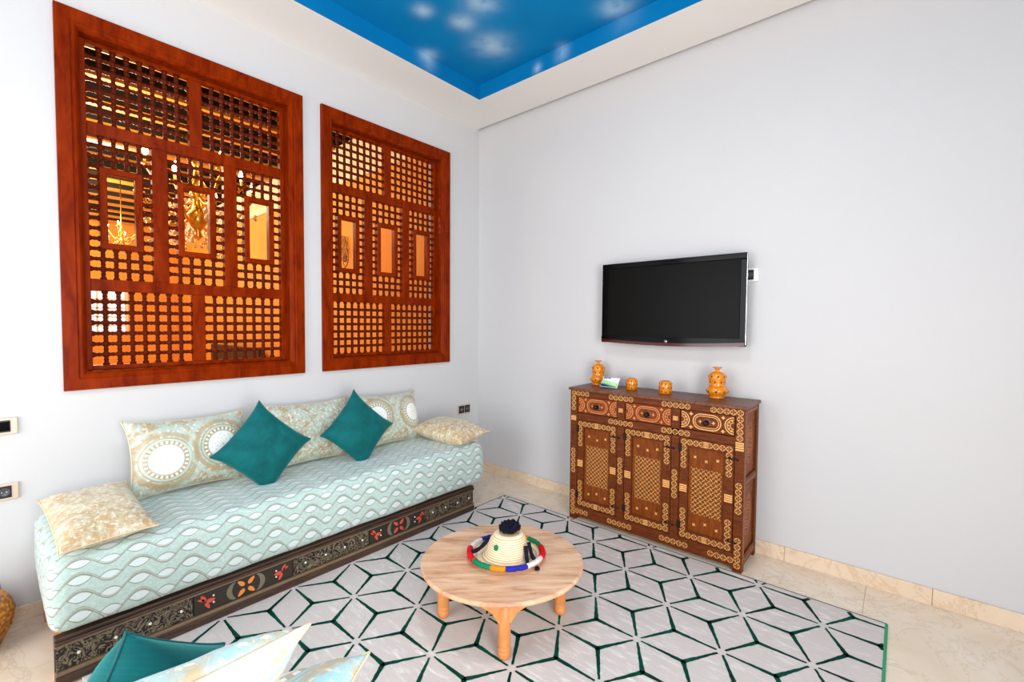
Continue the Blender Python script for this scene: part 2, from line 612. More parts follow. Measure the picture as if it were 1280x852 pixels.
mb = MB()
mb.box(X0 - .2, 0.2, Y0 - .2, WT, -0.10, -0.004)
floor = struct(mb.build('floor', MARBLE))
tile_mesh = {}
TS = 0.6
ty = -2.85 - 3 * TS
for j in range(9):
    for i in range(9):
        xa, xb = -(i + 1) * TS, -i * TS
        ya, yb = ty + j * TS, ty + (j + 1) * TS
        xa, ya, yb = max(xa, X0), max(ya, Y0), min(yb, 0.0)
        if xb - xa < 0.03 or yb - ya < 0.03:
            continue
        mb = MB()
        mb.box(xa + 0.0008, xb - 0.0008, ya + 0.0008, yb - 0.0008, -0.014, 0.0, bevel=0.0006)
        mb.build('tile', MARBLE, floor)

# back wall with two openings for the lattice screens
ZT, ZB = 2.779, 1.014
WX = [(-2.723, -1.608), (-1.487, -0.36)]
mb = MB()
IN = 0.05
ops = [(a + IN, b - IN) for a, b in WX]
mb.box(HX0 - 0.2, X0, 0, WT, -0.1, 3.9)
mb.box(X0, 0.2, 0, WT, 0, ZB + IN)
mb.box(X0, 0.2, 0, WT, ZT - IN, 3.9)
mb.box(X0, ops[0][0], 0, WT, ZB + IN, ZT - IN)
mb.box(ops[0][1], ops[1][0], 0, WT, ZB + IN, ZT - IN)
mb.box(ops[1][1], 0.2, 0, WT, ZB + IN, ZT - IN)
struct(mb.build('wall_back', PLASTER))
mb = MB()
mb.box(0, 0.2, Y0, 0, 0, 3.4)
struct(mb.build('wall_right', PLASTER))
# left wall with a wide window opening, front wall with a door opening (both behind the camera)
mb = MB()
mb.box(X0 - 0.2, X0, Y0, WT, 0, 0.22)
mb.box(X0 - 0.2, X0, Y0, WT, 2.5, 3.4)
mb.box(X0 - 0.2, X0, -0.25, WT, 0.22, 2.5)
mb.box(X0 - 0.2, X0, Y0, -2.05, 0.22, 2.5)
struct(mb.build('wall_left', PLASTER))
mb = MB()
mb.box(X0 - 0.2, 0.2, Y0 - 0.2, Y0, 2.45, 3.4)
mb.box(X0 - 0.2, -3.85, Y0 - 0.2, Y0, 0, 2.45)
mb.box(-2.3, 0.2, Y0 - 0.2, Y0, 0, 2.45)
mb.box(-3.85, -2.3, Y0 - 0.2, Y0, 0, 0.15)
struct(mb.build('wall_front', PLASTER))

# ceiling: white border with a shadow gap at the right wall, blue recessed field
B = 0.407
mb = MB()
mb.box(X0, -B, -B, 0.0, CZ, 3.4)
mb.box(-B, -0.034, Y0, 0.0, CZ, 3.4)
mb.box(X0, X0 + B, Y0, -B, CZ, 3.4)
mb.box(X0 + B, -B, Y0, Y0 + B, CZ, 3.4)
ceiling = struct(mb.build('ceiling', CEIL_WHITE))
mb = MB()
bx0, bx1, by0, by1, bz = X0 + B, -B, Y0 + B, -B, CZ + 0.108
mb.box(bx0, bx1, by0, by1, bz, bz + 0.05)
t_ = 0.006
mb.box(bx1 - t_, bx1, by0, by1, CZ + 0.001, bz)
mb.box(bx0, bx0 + t_, by0, by1, CZ + 0.001, bz)
mb.box(bx0, bx1, by1 - t_, by1, CZ + 0.001, bz)
mb.box(bx0, bx1, by0, by0 + t_, CZ + 0.001, bz)
o = mb.build('painted_ceiling_field', BLUE, ceiling)
tag(o, 'recessed blue field painted with white cloud puffs')
mb = MB()
mb.box(-0.0345, 0, Y0, 0, 3.25, 3.4)
mb.build('shadow_gap_closure', PLASTER, ceiling)

# marble baseboards, laid in separate slabs
bb = struct(MB().build('baseboard_right', MARBLE2))
yy = 0.0
for ln in (0.62, 0.62, 0.62, 0.62, 0.62, 0.62, 0.68):
    mb = MB()
    mb.box(-0.014, 0, yy - ln + 0.0006, yy - 0.0006, 0, 0.082, bevel=0.002)
    mb.build('slab', MARBLE2, bb)
    yy -= ln
bb = struct(MB().build('baseboard_back', MARBLE2))
xx = -0.014
while xx > X0 + 0.05:
    xe = max(xx - 0.62, X0)
    mb = MB()
    mb.box(xe + 0.0006, xx - 0.0006, -0.014, 0, 0, 0.066, bevel=0.002)
    mb.build('slab', MARBLE2, bb)
    xx = xe

# ------------------------------------------------------------------ hall behind the screens
mb = MB()
mb.box(HX0 - .2, HX1 + .2, WT, HY1 + .2, -0.1, 0)
struct(mb.build('floor_hall', MARBLE))
mb = MB()
mb.box(HX1, HX1 + 0.2, WT, HY1 + .2, 0, 3.9)
struct(mb.build('wall_hall_right', ORANGE))
mb = MB()
mb.box(HX0 - 0.2, HX0, WT, HY1 + .2, 0, 3.9)
struct(mb.build('wall_hall_left', ORANGE))
mb = MB()
wx0, wx1, wz0, wz1 = -1.63, -0.98, 1.07, 2.15
mb.box(HX0, wx0, HY1, HY1 + .2, 0, 3.9)
mb.box(wx1, HX1, HY1, HY1 + .2, 0, 3.9)
mb.box(wx0, wx1, HY1, HY1 + .2, 0, wz0)
mb.box(wx0, wx1, HY1, HY1 + .2, wz1, 3.9)
struct(mb.build('wall_hall_far', ORANGE))
mb = MB()
mb.box(HX0, HX1 + .2, WT, HY1 + .2, 3.62, 3.9)
hc = struct(mb.build('ceiling_hall', BEAM_DARK))
mb = MB()
mb.box(HX0, HX1, -0.055, 0.055, HZ, 3.62)
bm_ = mb.mesh('beam', BEAM_DARK)
mb = MB()
mb.box(HX0, HX1, -0.06, 0.06, HZ - 0.025, HZ)
bm2_ = mb.mesh('lit_edge_strip', BEAM_LIT)  # strip added under each dark beam to paint its lit bottom edge
yy = 0.85
while yy < HY1:
    link('lit_edge_strip', bm2_, link('beam', bm_, hc, (0, yy, 0)))
    yy += 0.57
mb = MB()
mb.prism([(HX1, 2.97), (HX1 - 0.05, 2.97), (HX1 - 0.06, 3.05), (HX1 - 0.12, 3.10), (HX1 - 0.13, 3.18), (HX1 - 0.2, 3.24), (HX1 - 0.2, 3.3), (HX1, 3.3)], 'y', WT, HY1)
struct(mb.build('trim_1', WHITE_HALL))
mb = MB()
mb.box(wx0, wx1, HY1 + .05, HY1 + .09, wz0, wz0 + .05)
mb.box(wx0, wx1, HY1 + .05, HY1 + .09, wz1 - .05, wz1)
for xx in (wx0, wx1 - .05):
    mb.box(xx, xx + .05, HY1 + .05, HY1 + .09, wz0, wz1)
wf = struct(mb.build('window_1', WHITE_HALL))
for i in range(1, 4):
    mb = MB()
    xx = wx0 + (wx1 - wx0) * i / 4
    mb.box(xx - .015, xx + .015, HY1 + .055, HY1 + .085, wz0, wz1)
    mb.build('muntin', WHITE_HALL, wf)
for i in range(1, 6):
    mb = MB()
    zz = wz0 + (wz1 - wz0) * i / 6
    mb.box(wx0, wx1, HY1 + .055, HY1 + .085, zz - .015, zz + .015)
    mb.build('muntin', WHITE_HALL, wf)
mb = MB()
mb.box(wx0, wx1, HY1 + .068, HY1 + .072, wz0, wz1)
mb.build('pane', NT('window_glass', 0.02).color((1, 1, 1, 1)).set(Transmission_Weight=1.0, IOR=1.02).m, wf)


def chandelier(loc, scale, label, arms=8):
    root = thing('chandelier', label, 'chandelier', loc, 0, 'hall chandeliers')
    s = scale
    mb = MB()
    mb.lathe([(0.012, 0.9), (0.012, 0.45), (0.05, 0.42), (0.02, 0.36), (0.03, 0.28), (0.075, 0.2), (0.03, 0.1), (0.045, 0.02), (0.09, -0.04), (0.05, -0.12), (0.02, -0.16), (0.035, -0.2), (0.0, -0.24)], 14)
    mb.v = [(x * s, y * s, z * s if z < 0.5 else (3.62 - loc[2])) for x, y, z in mb.v]
    mb.build('stem', GOLD, root)
    rd = random.Random(3)
    cr = MB()
    for k in range(arms):
        a = 2 * PI * k / arms + 0.2
        R = 0.36 + (0.05 if k % 2 else 0)
        H = 0.0 if k % 2 else 0.16
        pts = [(t * R * math.cos(a), t * R * math.sin(a), H - 0.14 * math.sin(t * PI * 1.15) + 0.06 * t) for t in [i / 9 for i in range(10)]]
        pts = [(x * s, y * s, z * s) for x, y, z in pts]
        m2 = MB()
        m2.tube(pts, 0.012 * s, 6)
        e = pts[-1]
        m2.lathe([(0.0, 0), (0.035 * s, 0.006), (0.04 * s, 0.016), (0.012 * s, 0.02), (0.012 * s, 0.07 * s)], 10, e)
        arm = m2.build('arm', GOLD, root)
        m3 = MB()
        m3.lathe([(0.004, 0), (0.016 * s, 0.015 * s), (0.02 * s, 0.035 * s), (0.012 * s, 0.065 * s), (0.002, 0.09 * s)], 10, (e[0], e[1], e[2] + 0.07 * s))
        m3.build('bulb', BULB, arm)
        for q in range(16):
            t = rd.uniform(0.25, 1.0)
            z = rd.uniform(-0.34, 0.1)
            cr.ball((s * t * R * math.cos(a + rd.uniform(-.35, .35)), s * t * R * math.sin(a + rd.uniform(-.35, .35)), s * z), s * rd.uniform(0.009, 0.02), 6, 4, 0, (1, 1, 1.6))
    c = cr.build('crystal_drops', [CRYSTAL], root)
    c['kind'] = 'stuff'
    return root


chandelier((-1.72, 1.75, 2.30), 1.05, 'large gold crystal chandelier seen through the middle of the left screen')
chandelier((-1.74, 5.0, 2.43), 0.5, 'small gold chandelier seen through the left opening of the left screen', 6)

AGED = plain('aged_brass', (150, 108, 52), 0.5, 0.4)
sconce = thing('wall_sconce', 'gold filigree wall sconce on orange hall wall behind right screen', 'sconce', (HX1 - 0.006, 2.07, 2.16))
mb = MB()
mb.lathe([(0.0, -0.012), (0.03, -0.012), (0.04, -0.008), (0.03, 0.0), (0.0, 0.0)], 18, (0, 0, -0.06), 'x')
mb.build('back_plate', AGED, sconce)
for dz, r in ((-0.06, 0.12), (0.06, 0.08), (0.15, 0.05)):
    mb = MB()
    mb.tube([(-0.03, r * math.cos(a), dz + r * math.sin(a)) for a in [2 * PI * i / 20 for i in range(20)]], 0.008, 6, 0, True)
    for q in range(6):
        a = 2 * PI * q / 6
        mb.tube([(-0.025, 0, dz), (-0.03, 0.5 * r * math.cos(a + .5), dz + .5 * r * math.sin(a + .5)), (-0.03, r * math.cos(a), dz + r * math.sin(a))], 0.005, 5)
    mb.build('filigree_ring', AGED, sconce)
# low bench in the hall
bench = thing('hall_bench', 'dark wooden bench along the hall wall seen low through the left screen', 'bench', (-0.55, 5.4, 0))
mb = MB()
mb.box(-0.3, 0.3, -1.1, 1.1, 0.34, 0.44, bevel=0.01)
mb.build('seat', BEAM_DARK, bench)
mb = MB()
mb.box(0.24, 0.3, -1.1, 1.1, 0.44, 0.95, bevel=0.01)
mb.build('backrest', BEAM_DARK, bench)
for sx_ in (-.26, .26):
    for sy_ in (-1.05, 1.05):
        mb = MB()
        mb.box(sx_ - .03, sx_ + .03, sy_ - .03, sy_ + .03, 0, 0.34)
        mb.build('leg', BEAM_DARK, bench)


# ------------------------------------------------------------------ turned-wood lattice screens
def mitred(prof, x0, x1, z0, z1):
    """four mitred boards; prof = list of (inset, y), polygon"""
    out = []
    corners = lambda q: [(x0 + q, z0 + q), (x1 - q, z0 + q), (x1 - q, z1 - q), (x0 + q, z1 - q)]
    for k in range(4):
        m = MB()
        V = []
        for (q, y) in prof:
            c = corners(q)
            V.append((c[k][0], y, c[k][1]))
        for (q, y) in prof:
            c = corners(q)
            V.append((c[(k + 1) % 4][0], y, c[(k + 1) % 4][1]))
        nn = len(prof)
        m.add(V, [tuple(range(nn)), tuple(range(nn, 2 * nn))[::-1]] + [(i, (i + 1) % nn, nn + (i + 1) % nn, nn + i) for i in range(nn)])
        out.append(m)
    return out


SP = {}


def spindle_mesh(L, nn, axis, first):
    """turned rod of length L; beads sit where it crosses nn-1 rods (+ half beads at the ends)"""
    key = (round(L, 4), nn, axis, first)
    if key in SP:
        return SP[key]
    p = L / nn
    prof = []
    for i in range(nn):
        for t, r in ((0.0, 0.0145), (0.14, 0.0135), (0.24, 0.0098), (0.40, 0.0084), (0.44, 0.0106), (0.56, 0.0106), (0.60, 0.0084), (0.76, 0.0098), (0.86, 0.0135)):
            prof.append((r, (i + t) * p))
    prof.append((0.0145, L))
    m = MB()
    m.lathe(prof, 7, (0, 0, 0), axis)
    SP[key] = m.mesh('spindle', MAHOG_D)
    return SP[key]


def screen(xc, label):
    root = thing('lattice_screen', label, 'wooden screen', (xc, 0, ZB), 0, 'turned wood lattice screens on the back wall')
    hw = 0.5595
    H = ZT - ZB
    prof = [(0, -0.022), (0.05, -0.022), (0.056, -0.017), (0.066, -0.019), (0.074, -0.014), (0.085, 0.0), (0.085, 0.10), (0.05, 0.10), (0.05, 0.0), (0, 0.0)]
    for m in mitred(prof, -hw, hw, 0, H):
        m.build('frame_board', MAHOG, root)
    Z = lambda z: z - ZB
    A = 0.4745
    yl0, yl1 = 0.058, 0.10
    yc = 0.08
    lw = 0.449

    def board(x0, x1, z0, z1, name='rail', y0=yl0, y1=yl1):
        m = MB()
        m.box(x0, x1, y0, y1, z0, z1, bevel=0.003)
        m.build(name, MAHOG, root)
    board(-A, -lw, 0.085, H - 0.085, 'stile')
    board(lw, A, 0.085, H - 0.085, 'stile')
    board(-lw, lw, 0.085, Z(1.121), 'rail')
    board(-lw, lw, Z(2.675), H - 0.085, 'rail')
    board(-lw, lw, Z(2.25), Z(2.31))
    board(-lw, lw, Z(1.49), Z(1.549))
    board(-0.03, 0.03, Z(2.31), Z(2.675), 'mullion')
    board(-0.03, 0.03, Z(1.121), Z(1.49), 'mullion')
    board(-0.2, -0.133, Z(1.549), Z(2.25), 'mullion')
    board(0.133, 0.2, Z(1.549), Z(2.25), 'mullion')

    def vert(x, z0, z1, nn):
        link('spindle', spindle_mesh(z1 - z0, nn, 'z', 0), root, (x, yc, z0))

    def horz(x0, x1, z, nn):
        link('spindle', spindle_mesh(x1 - x0, nn, 'x', 0), root, (x0, yc, z))
    for z0, z1 in ((Z(2.31), Z(2.675)), (Z(1.121), Z(1.49))):
        for x0, x1 in ((-lw, -0.03), (0.03, lw)):
            for i in range(1, 8):
                vert(x0 + (x1 - x0) * i / 8, z0, z1, 7)
            for j in range(1, 7):
                horz(x0, x1, z0 + (z1 - z0) * j / 7, 8)
    z0, z1 = Z(1.549), Z(2.25)
    rp = (z1 - z0) / 14
    for x0, x1 in ((-lw, -0.2), (-0.133, 0.133), (0.2, lw)):
        w = x1 - x0
        cp = w / 5
        xm = (x0 + x1) / 2
        fo = w / 2 - cp * 0.80           # half width of the little opening's frame
        fi = fo - 0.030
        for i in range(1, 5):
            vert(x0 + cp * i, z0, z0 + 3 * rp, 3)
            vert(x0 + cp * i, z1 - 3 * rp, z1, 3)
        for j in (1, 2):
            horz(x0, x1, z0 + j * rp, 5)
            horz(x0, x1, z1 - j * rp, 5)
        for j in range(3, 12):
            horz(x0, xm - fo, z0 + j * rp, 1)
            horz(xm + fo, x1, z0 + j * rp, 1)
        for m in mitred([(0, 0.06), (0.004, 0.056), (0.026, 0.056), (0.03, 0.062), (0.03, 0.1), (0, 0.1)], xm - fo, xm + fo, z0 + 3 * rp, z1 - 3 * rp):
            m.build('opening_board', MAHOG, root)
    return root


screen(sum(WX[0]) / 2, 'dark red carved lattice screen on white wall, left one nearer the camera')
screen(sum(WX[1]) / 2, 'dark red carved lattice screen on white wall, right one nearer the corner')

# ------------------------------------------------------------------ rug
RX0, RX1, RY0, RY1 = -2.75, -0.347, -2.940, -0.640
rug = thing('rug', 'grey rug with dark green star and cube lines on the marble floor', 'rug', (-1.5, -1.8, 0))
mb = MB()
mb.box(RX0 + 1.5, RX1 + 1.5, RY0 + 1.8, RY1 + 1.8, 0.0, 0.008, bevel=0.002)
mb.build('pile', RUG, rug)
ra, rb, ru, rv = 0.5862, 0.1583, 0.673, 0.390
mb = MB()
rd = random.Random(5)
for i in range(-2, 18):
    for j in range(-1, 6):
        sx_, sy_ = -(rv + i * rb), -(ru + (j + (0.5 if i % 2 else 0)) * ra)
        if sx_ < RX0 - 0.35 or sx_ > RX1 + 0.35 or sy_ < RY0 - 0.35 or sy_ > RY1 + 0.35:
            continue
        for (dx, dy) in ((0, 1 / 3), (0, -1 / 3), (rb, 1 / 6), (rb, -1 / 6), (-rb, 1 / 6), (-rb, -1 / 6)):
            d = Vector((dx, dy * ra))
            L = d.length
            d.normalize()
            p_ = Vector((-d.y, d.x))
            N = 12
            pts = []
            for q in range(N + 1):
                t = 0.019 + (L - 0.017) * q / N
                f = (t / L)
                hw = 0.0042 + 0.0060 * f ** 1.3
                a = hw + rd.uniform(-.0012, .0012)
                b = hw + rd.uniform(-.0012, .0012)
                c = Vector((sx_, sy_)) + d * t
                pts.append((c + p_ * a, c - p_ * b))
            for q in range(N):
                quad = [pts[q][0], pts[q][1], pts[q + 1][1], pts[q + 1][0]]
                m_ = (quad[0] + quad[2]) / 2
                if not (RX0 + .004 < m_.x < RX1 - .004 and RY0 + .008 < m_.y < RY1 - .004):
                    continue
                o = len(mb.v)
                mb.add([(v.x + 1.5, v.y + 1.8, 0.0088) for v in quad], [(0, 1, 2, 3)])
o = mb.build('green_line_pattern', RUG_G, rug)
o['kind'] = 'stuff'
mb = MB()
mb.box(RX0 + 1.5, RX1 + 1.5, RY0 + 1.8 - .004, RY0 + 1.8 + .007, 0, 0.0092)
mb.build('end_binding', plain('green_binding', (52, 146, 96), 0.8), rug)
mb = MB()
mb.box(RX1 + 1.5 - .001, RX1 + 1.5 + .004, RY0 + 1.8, RY1 + 1.8, 0, 0.0085)
mb.box(RX0 + 1.5, RX1 + 1.5, RY1 + 1.8 - .001, RY1 + 1.8 + .004, 0, 0.0085)
mb.build('side_binding', plain('dark_binding', (52, 66, 52), 0.8), rug)


# ------------------------------------------------------------------ banquettes
def rounded(mb, x0, x1, y0, y1, z0, z1, r, seg=(90, 28, 12), wob=0.004, seed=1):
    """rounded cloth block with uv in metres: top and front share one running pattern"""
    c = Vector(((x0 + x1) / 2, (y0 + y1) / 2, (z0 + z1) / 2))
    h = Vector(((x1 - x0) / 2, (y1 - y0) / 2, (z1 - z0) / 2))
    from mathutils import noise

    def P(u, v, w):
        p = Vector((u * h.x, v * h.y, w * h.z))
        q = Vector((max(-h.x + r, min(h.x - r, p.x)), max(-h.y + r, min(h.y - r, p.y)), max(-h.z + r, min(h.z - r, p.z))))
        d = p - q
        if d.length > 1e-9:
            d = d.normalized() * r
        p = q + d
        # soft bulge of the sides, sag of the top and cloth unevenness
        bl = 0.014 * (1 - (p.z / h.z) ** 2)
        p.y += bl * (p.y / h.y)
        p.x += bl * 0.6 * (p.x / h.x) ** 5
        w_ = c + p
        nz = noise.noise(w_ * 6 + Vector((seed, 0, 0))) * wob + noise.noise(w_ * 17) * wob * 0.4
        p += d.normalized() * nz if d.length > 1e-9 else Vector((0, 0, nz * (1 if p.z > 0 else -1)))
        return c + p
    nx, ny, nzs = seg

    def sheet(fn, a, b, uvf):
        o = len(mb.v)
        for i in range(a + 1):
            for j in range(b + 1):
                p = fn(2 * i / a - 1, 2 * j / b - 1)
                mb.uv[len(mb.v)] = uvf(p)
                mb.v.append(p[:])
        for i in range(a):
            for j in range(b):
                mb.face([o + i * (b + 1) + j, o + (i + 1) * (b + 1) + j, o + (i + 1) * (b + 1) + j + 1, o + i * (b + 1) + j + 1], 0, True)
    run = lambda p: (p.x, p.y + (p.z - z1))
    sheet(lambda u, v: P(u, v, 1), nx, ny, run)
    sheet(lambda u, v: P(u, v, -1), nx, 2, run)
    sheet(lambda u, w: P(u, -1, w), nx, nzs, run)
    sheet(lambda u, w: P(u, 1, w), nx, nzs, lambda p: (p.x, p.y - (p.z - z1)))
    endr = lambda p: (x0 - p.y + y0, y0 + p.z - z1)
    sheet(lambda v, w: P(-1, v, w), ny, nzs, endr)
    sheet(lambda v, w: P(1, v, w), ny, nzs, endr)


bq = thing('banquette_base', 'dark carved wooden banquette base with painted flowers under mint mattress', 'sofa base', (-1.76, -0.35, 0))
bx, by = 1.76, 0.35      # local = world + (bx, by)


def bbox(mb, x0, x1, y0, y1, z0, z1, bevel=0.0, mi=0):
    mb.box(x0 + bx, x1 + bx, y0 + by, y1 + by, z0, z1, mi, bevel)


mb = MB()
bbox(mb, -2.82, -0.70, -0.645, -0.62, 0.0095, 0.178)
mb.build('front_board', DARKW, bq)
mb = MB()
bbox(mb, -2.82, -0.70, -0.668, -0.64, 0.158, 0.170, 0.003)
bbox(mb, -2.82, -0.70, -0.660, -0.62, 0.170, 0.184, 0.003)
mb.build('top_moulding', DARKW, bq)
mb = MB()
bbox(mb, -2.82, -0.70, -0.664, -0.64, 0.149, 0.158, 0.003)
bbox(mb, -2.82, -0.70, -0.666, -0.64, 0.042, 0.058, 0.004)
mb.build('bronze_bead', BRONZE_EDGE, bq)
mb = MB()
bbox(mb, -2.82, -0.70, -0.668, -0.64, 0.0095, 0.042, 0.003)
mb.build('plinth_strip', DARKW, bq)
secs = [(-2.395, -1.971), (-1.538, -1.135)]
edges = [-2.82, -2.395, -1.971, -1.538, -1.135, -0.70]
for i in range(5):
    mb = MB()
    bbox(mb, edges[i] + .003, edges[i + 1] - .003, -0.655, -0.64, 0.06, 0.148, 0.001)
    mb.build('carved_panel' if i % 2 == 0 else 'painted_panel', CARVED if i % 2 == 0 else LAQ, bq)
mb = MB()
for i in (0, 2, 4):
    n_ = 4
    for q in range(n_):
        x = edges[i] + (edges[i + 1] - edges[i]) * (q + 0.6) / n_
        mb.ball((x + bx, -0.656 + by, 0.104), 0.006, 8, 5)
for a, b in secs:
    for x in ((a + .077), (b - .08)):
        for z in (.09, .12):
            mb.ball((x + bx, -0.656 + by, z), 0.0045, 8, 5)
o = mb.build('pearl_studs', PEARL, bq)
o['kind'] = 'stuff'


def petal(mb, cx, cz, ang, l, w, y=-0.655, th=0.003):
    """leaf-shaped raised petal in the xz plane"""
    pts = []
    for k in range(12):
        t = 2 * PI * k / 12
        a, b = 0.5 * l + 0.5 * l * math.cos(t), 0.5 * w * math.sin(t) * (1.0 - 0.35 * math.cos(t))
        pts.append((cx + bx + a * math.cos(ang) - b * math.sin(ang), cz + a * math.sin(ang) + b * math.cos(ang)))
    mb.prism(pts, 'y', y + by - th, y + by)


def crescent(mb, cx, cz, r, facing, y=-0.655):
    pts = []
    for k in range(13):
        a = -1.25 + 2.5 * k / 12
        pts.append((cx + bx + facing * r * math.cos(a), cz + r * math.sin(a)))
    for k in range(13):
        a = 1.25 - 2.5 * k / 12
        pts.append((cx + bx + facing * (r * 0.62 * math.cos(a) - 0.006), cz + r * 1.0 * math.sin(a) * 0.96))
    mb.prism(pts, 'y', y + by - 0.003, y + by)


for (a, b), cc, fa_, fb_, fm in ((secs[0], -2.185, -2.35, -2.023, O_ORANGE), (secs[1], -1.335, -1.499, -1.168, O_RED)):
    mb = MB()
    for q in range(4):
        petal(mb, cc + .012 * math.cos(PI / 4 + q * PI / 2), .104 + .012 * math.sin(PI / 4 + q * PI / 2), PI / 4 + q * PI / 2, 0.038, 0.018)
    mb.build('painted_flower', fm, bq)
    mb = MB()
    crescent(mb, cc - .04, .104, .042, -1)
    mb.build('painted_crescent', CRESC, bq)
    mb = MB()
    crescent(mb, cc + .04, .104, .042, 1)
    mb.build('painted_crescent', CRESC, bq)
    for c0, f in ((fa_, 1), (fb_, -1)):
        mb = MB()
        petal(mb, c0, .108, PI / 2 + f * .5, .034, .016)
        petal(mb, c0, .10, -PI / 2 + f * .5, .034, .014)
        petal(mb, c0 + f * .004, .104, 0 if f > 0 else PI, .034, .018)
        petal(mb, c0 - f * .002, .112, PI / 2 + f * 1.2, .03, .011)
        mb.build('painted_flower', O_RED, bq)
mb = MB()
bbox(mb, -2.80, -0.72, -0.62, -0.04, 0.158, 0.18)
mb.build('slat_platform', TABLE_LEG, bq)
for x in (-2.79, -1.76, -0.74):
    for y in (-0.58, -0.08):
        mb = MB()
        bbox(mb, x - .025, x + .025, y - .025, y + .025, 0, 0.158)
        mb.build('leg', TABLE_LEG, bq)

mb = MB()
rounded(mb, -2.83, -0.615, -0.675, -0.02, 0.187, 0.485, 0.05)
o = mb.build('mattress', MINT)
tag(o, 'mint green brocade mattress with crossing wave pattern on carved base', 'mattress')


# ------------------------------------------------------------------ cushions
def pillow(name, w, h, t, mat, pipe, label, cat, O, U, V, pinch=0.10, seed=1, group=None, wr=0.008, ear=0.03, nu=34, nv=24, sag=0.0, ridge=0.0):
    """cushion centred at O, U along its width, V along its height"""
    from mathutils import noise
    U = Vector(U).normalized()
    V = Vector(V)
    V = (V - U * V.dot(U)).normalized()
    N = U.cross(V)
    mb = MB()
    grid = {}
    q0 = lambda f: f ** 0.5

    def pos(u, v, s):
        e = max(abs(u), abs(v))
        x = w / 2 * u * (1 - pinch * (1 - v * v) * abs(u) ** 2)
        y = h / 2 * v * (1 - pinch * 1.1 * (1 - u * u) * abs(v) ** 2)
        cc = (u * u * v * v) ** 3
        x += ear * (1 if u > 0 else -1) * cc
        y += ear * (1 if v > 0 else -1) * cc
        f = max(0.0, (1 - u ** 4) * (1 - v ** 4)) ** 0.62 * (1 - 0.22 * (u * u + v * v) / 2)
        y -= sag * f
        z = s * t / 2 * f
        if ridge and s == 1:
            z += ridge * q0(f) * (1 - min(1.0, abs(u + v) / 0.75))
        p = Vector((x * 6, y * 6, seed * 3.1 + s))
        q = f ** 0.5
        z += q * (noise.noise(p) * wr * 1.3 + noise.noise(p * 2.7) * wr * 0.6)
        return Vector((x, y, z))
    for s in (1, -1):
        for i in range(nu + 1):
            for j in range(nv + 1):
                u = 2 * i / nu - 1
                v = 2 * j / nv - 1
                u = math.sin(u * PI / 2) * 0.55 + u * 0.45
                v = math.sin(v * PI / 2) * 0.55 + v * 0.45
                edge = i in (0, nu) or j in (0, nv)
                if s == -1 and edge:
                    grid[(s, i, j)] = grid[(1, i, j)]
                    continue
                p = pos(u, v, s)
                grid[(s, i, j)] = len(mb.v)
                mb.uv[len(mb.v)] = (p.x, p.y)
                mb.v.append(p[:])
        for i in range(nu):
            for j in range(nv):
                f = [grid[(s, i, j)], grid[(s, i + 1, j)], grid[(s, i + 1, j + 1)], grid[(s, i, j + 1)]]
                mb.face(f if s == 1 else f[::-1], 0, True)
    o = mb.build(name, mat)
    o.matrix_world = Matrix(((U.x, V.x, N.x, O[0]), (U.y, V.y, N.y, O[1]), (U.z, V.z, N.z, O[2]), (0, 0, 0, 1)))
    tag(o, label, cat, group)
    path = [mb.v[grid[(1, i, 0)]] for i in range(nu)] + [mb.v[grid[(1, nu, j)]] for j in range(nv)] + \
           [mb.v[grid[(1, i, nv)]] for i in range(nu, 0, -1)] + [mb.v[grid[(1, 0, j)]] for j in range(nv, 0, -1)]
    pm = MB()
    pm.tube(path, 0.0032, 5, 0, True)
    pm.build('piping', pipe, o)
    return o


BC = 'brocade back cushions on the sofa'
LEAN = Vector((0, 0.40, 1))
pillow('back_cushion', 0.53, 0.365, 0.15, BROC_MED, PIPING, 'pale gold medallion back cushion, leftmost on the mint sofa', 'cushion', (-2.268, -0.160, 0.664), (0.998, 0.051, -0.028), (0.012, 0.30, 0.955), 0.07, 1, BC, ear=0.012)
pillow('back_cushion', 0.56, 0.37, 0.15, BROC_PLAIN, PIPING, 'gold and mint damask back cushion between the two teal cushions', 'cushion', (-1.645, -0.165, 0.662), (0.999, 0.046, -0.028), (0.01, 0.34, 0.94), 0.06, 2, BC, ear=0.012)
pillow('back_cushion', 0.55, 0.36, 0.15, BROC_RIGHT, PIPING, 'pale medallion back cushion behind the right teal cushion, nearest the corner', 'cushion', (-1.068, -0.165, 0.655), (0.996, 0.076, -0.045), (0.021, 0.338, 0.941), 0.07, 3, BC, ear=0.012)
pillow('arm_cushion', 0.52, 0.28, 0.11, BROC_GOLD, PIPING, 'gold brocade cushion lying flat on the left end of the sofa', 'cushion', (-2.672, -0.437, 0.545), (0.041, -0.986, -0.12), (0.998, 0.034, 0.03), 0.03, 4, ear=0.006)
pillow('arm_cushion', 0.50, 0.30, 0.15, BROC_GOLD, PIPING, 'gold brocade cushion lying flat on the right end of the sofa', 'cushion', (-0.735, -0.43, 0.553), (0.103, -0.992, -0.06), (0.989, 0.094, 0.10), 0.03, 5, ear=0.012)
TC = 'teal velvet cushions on the mint sofa'
pillow('velvet_cushion', 0.335, 0.335, 0.12, TEAL, PIPING_T, 'teal velvet cushion stood on its corner, left one on the sofa', 'cushion', (-1.992, -0.370, 0.668), (0.708, 0.17, 0.685), (-0.706, 0.185, 0.684), 0.055, 6, TC, 0.012, 0.012)
pillow('velvet_cushion', 0.335, 0.335, 0.12, TEAL, PIPING_T, 'teal velvet cushion stood on its corner, right one on the sofa', 'cushion', (-1.430, -0.368, 0.670), (0.715, 0.187, 0.673), (-0.699, 0.177, 0.693), 0.055, 7, TC, 0.012, 0.012)

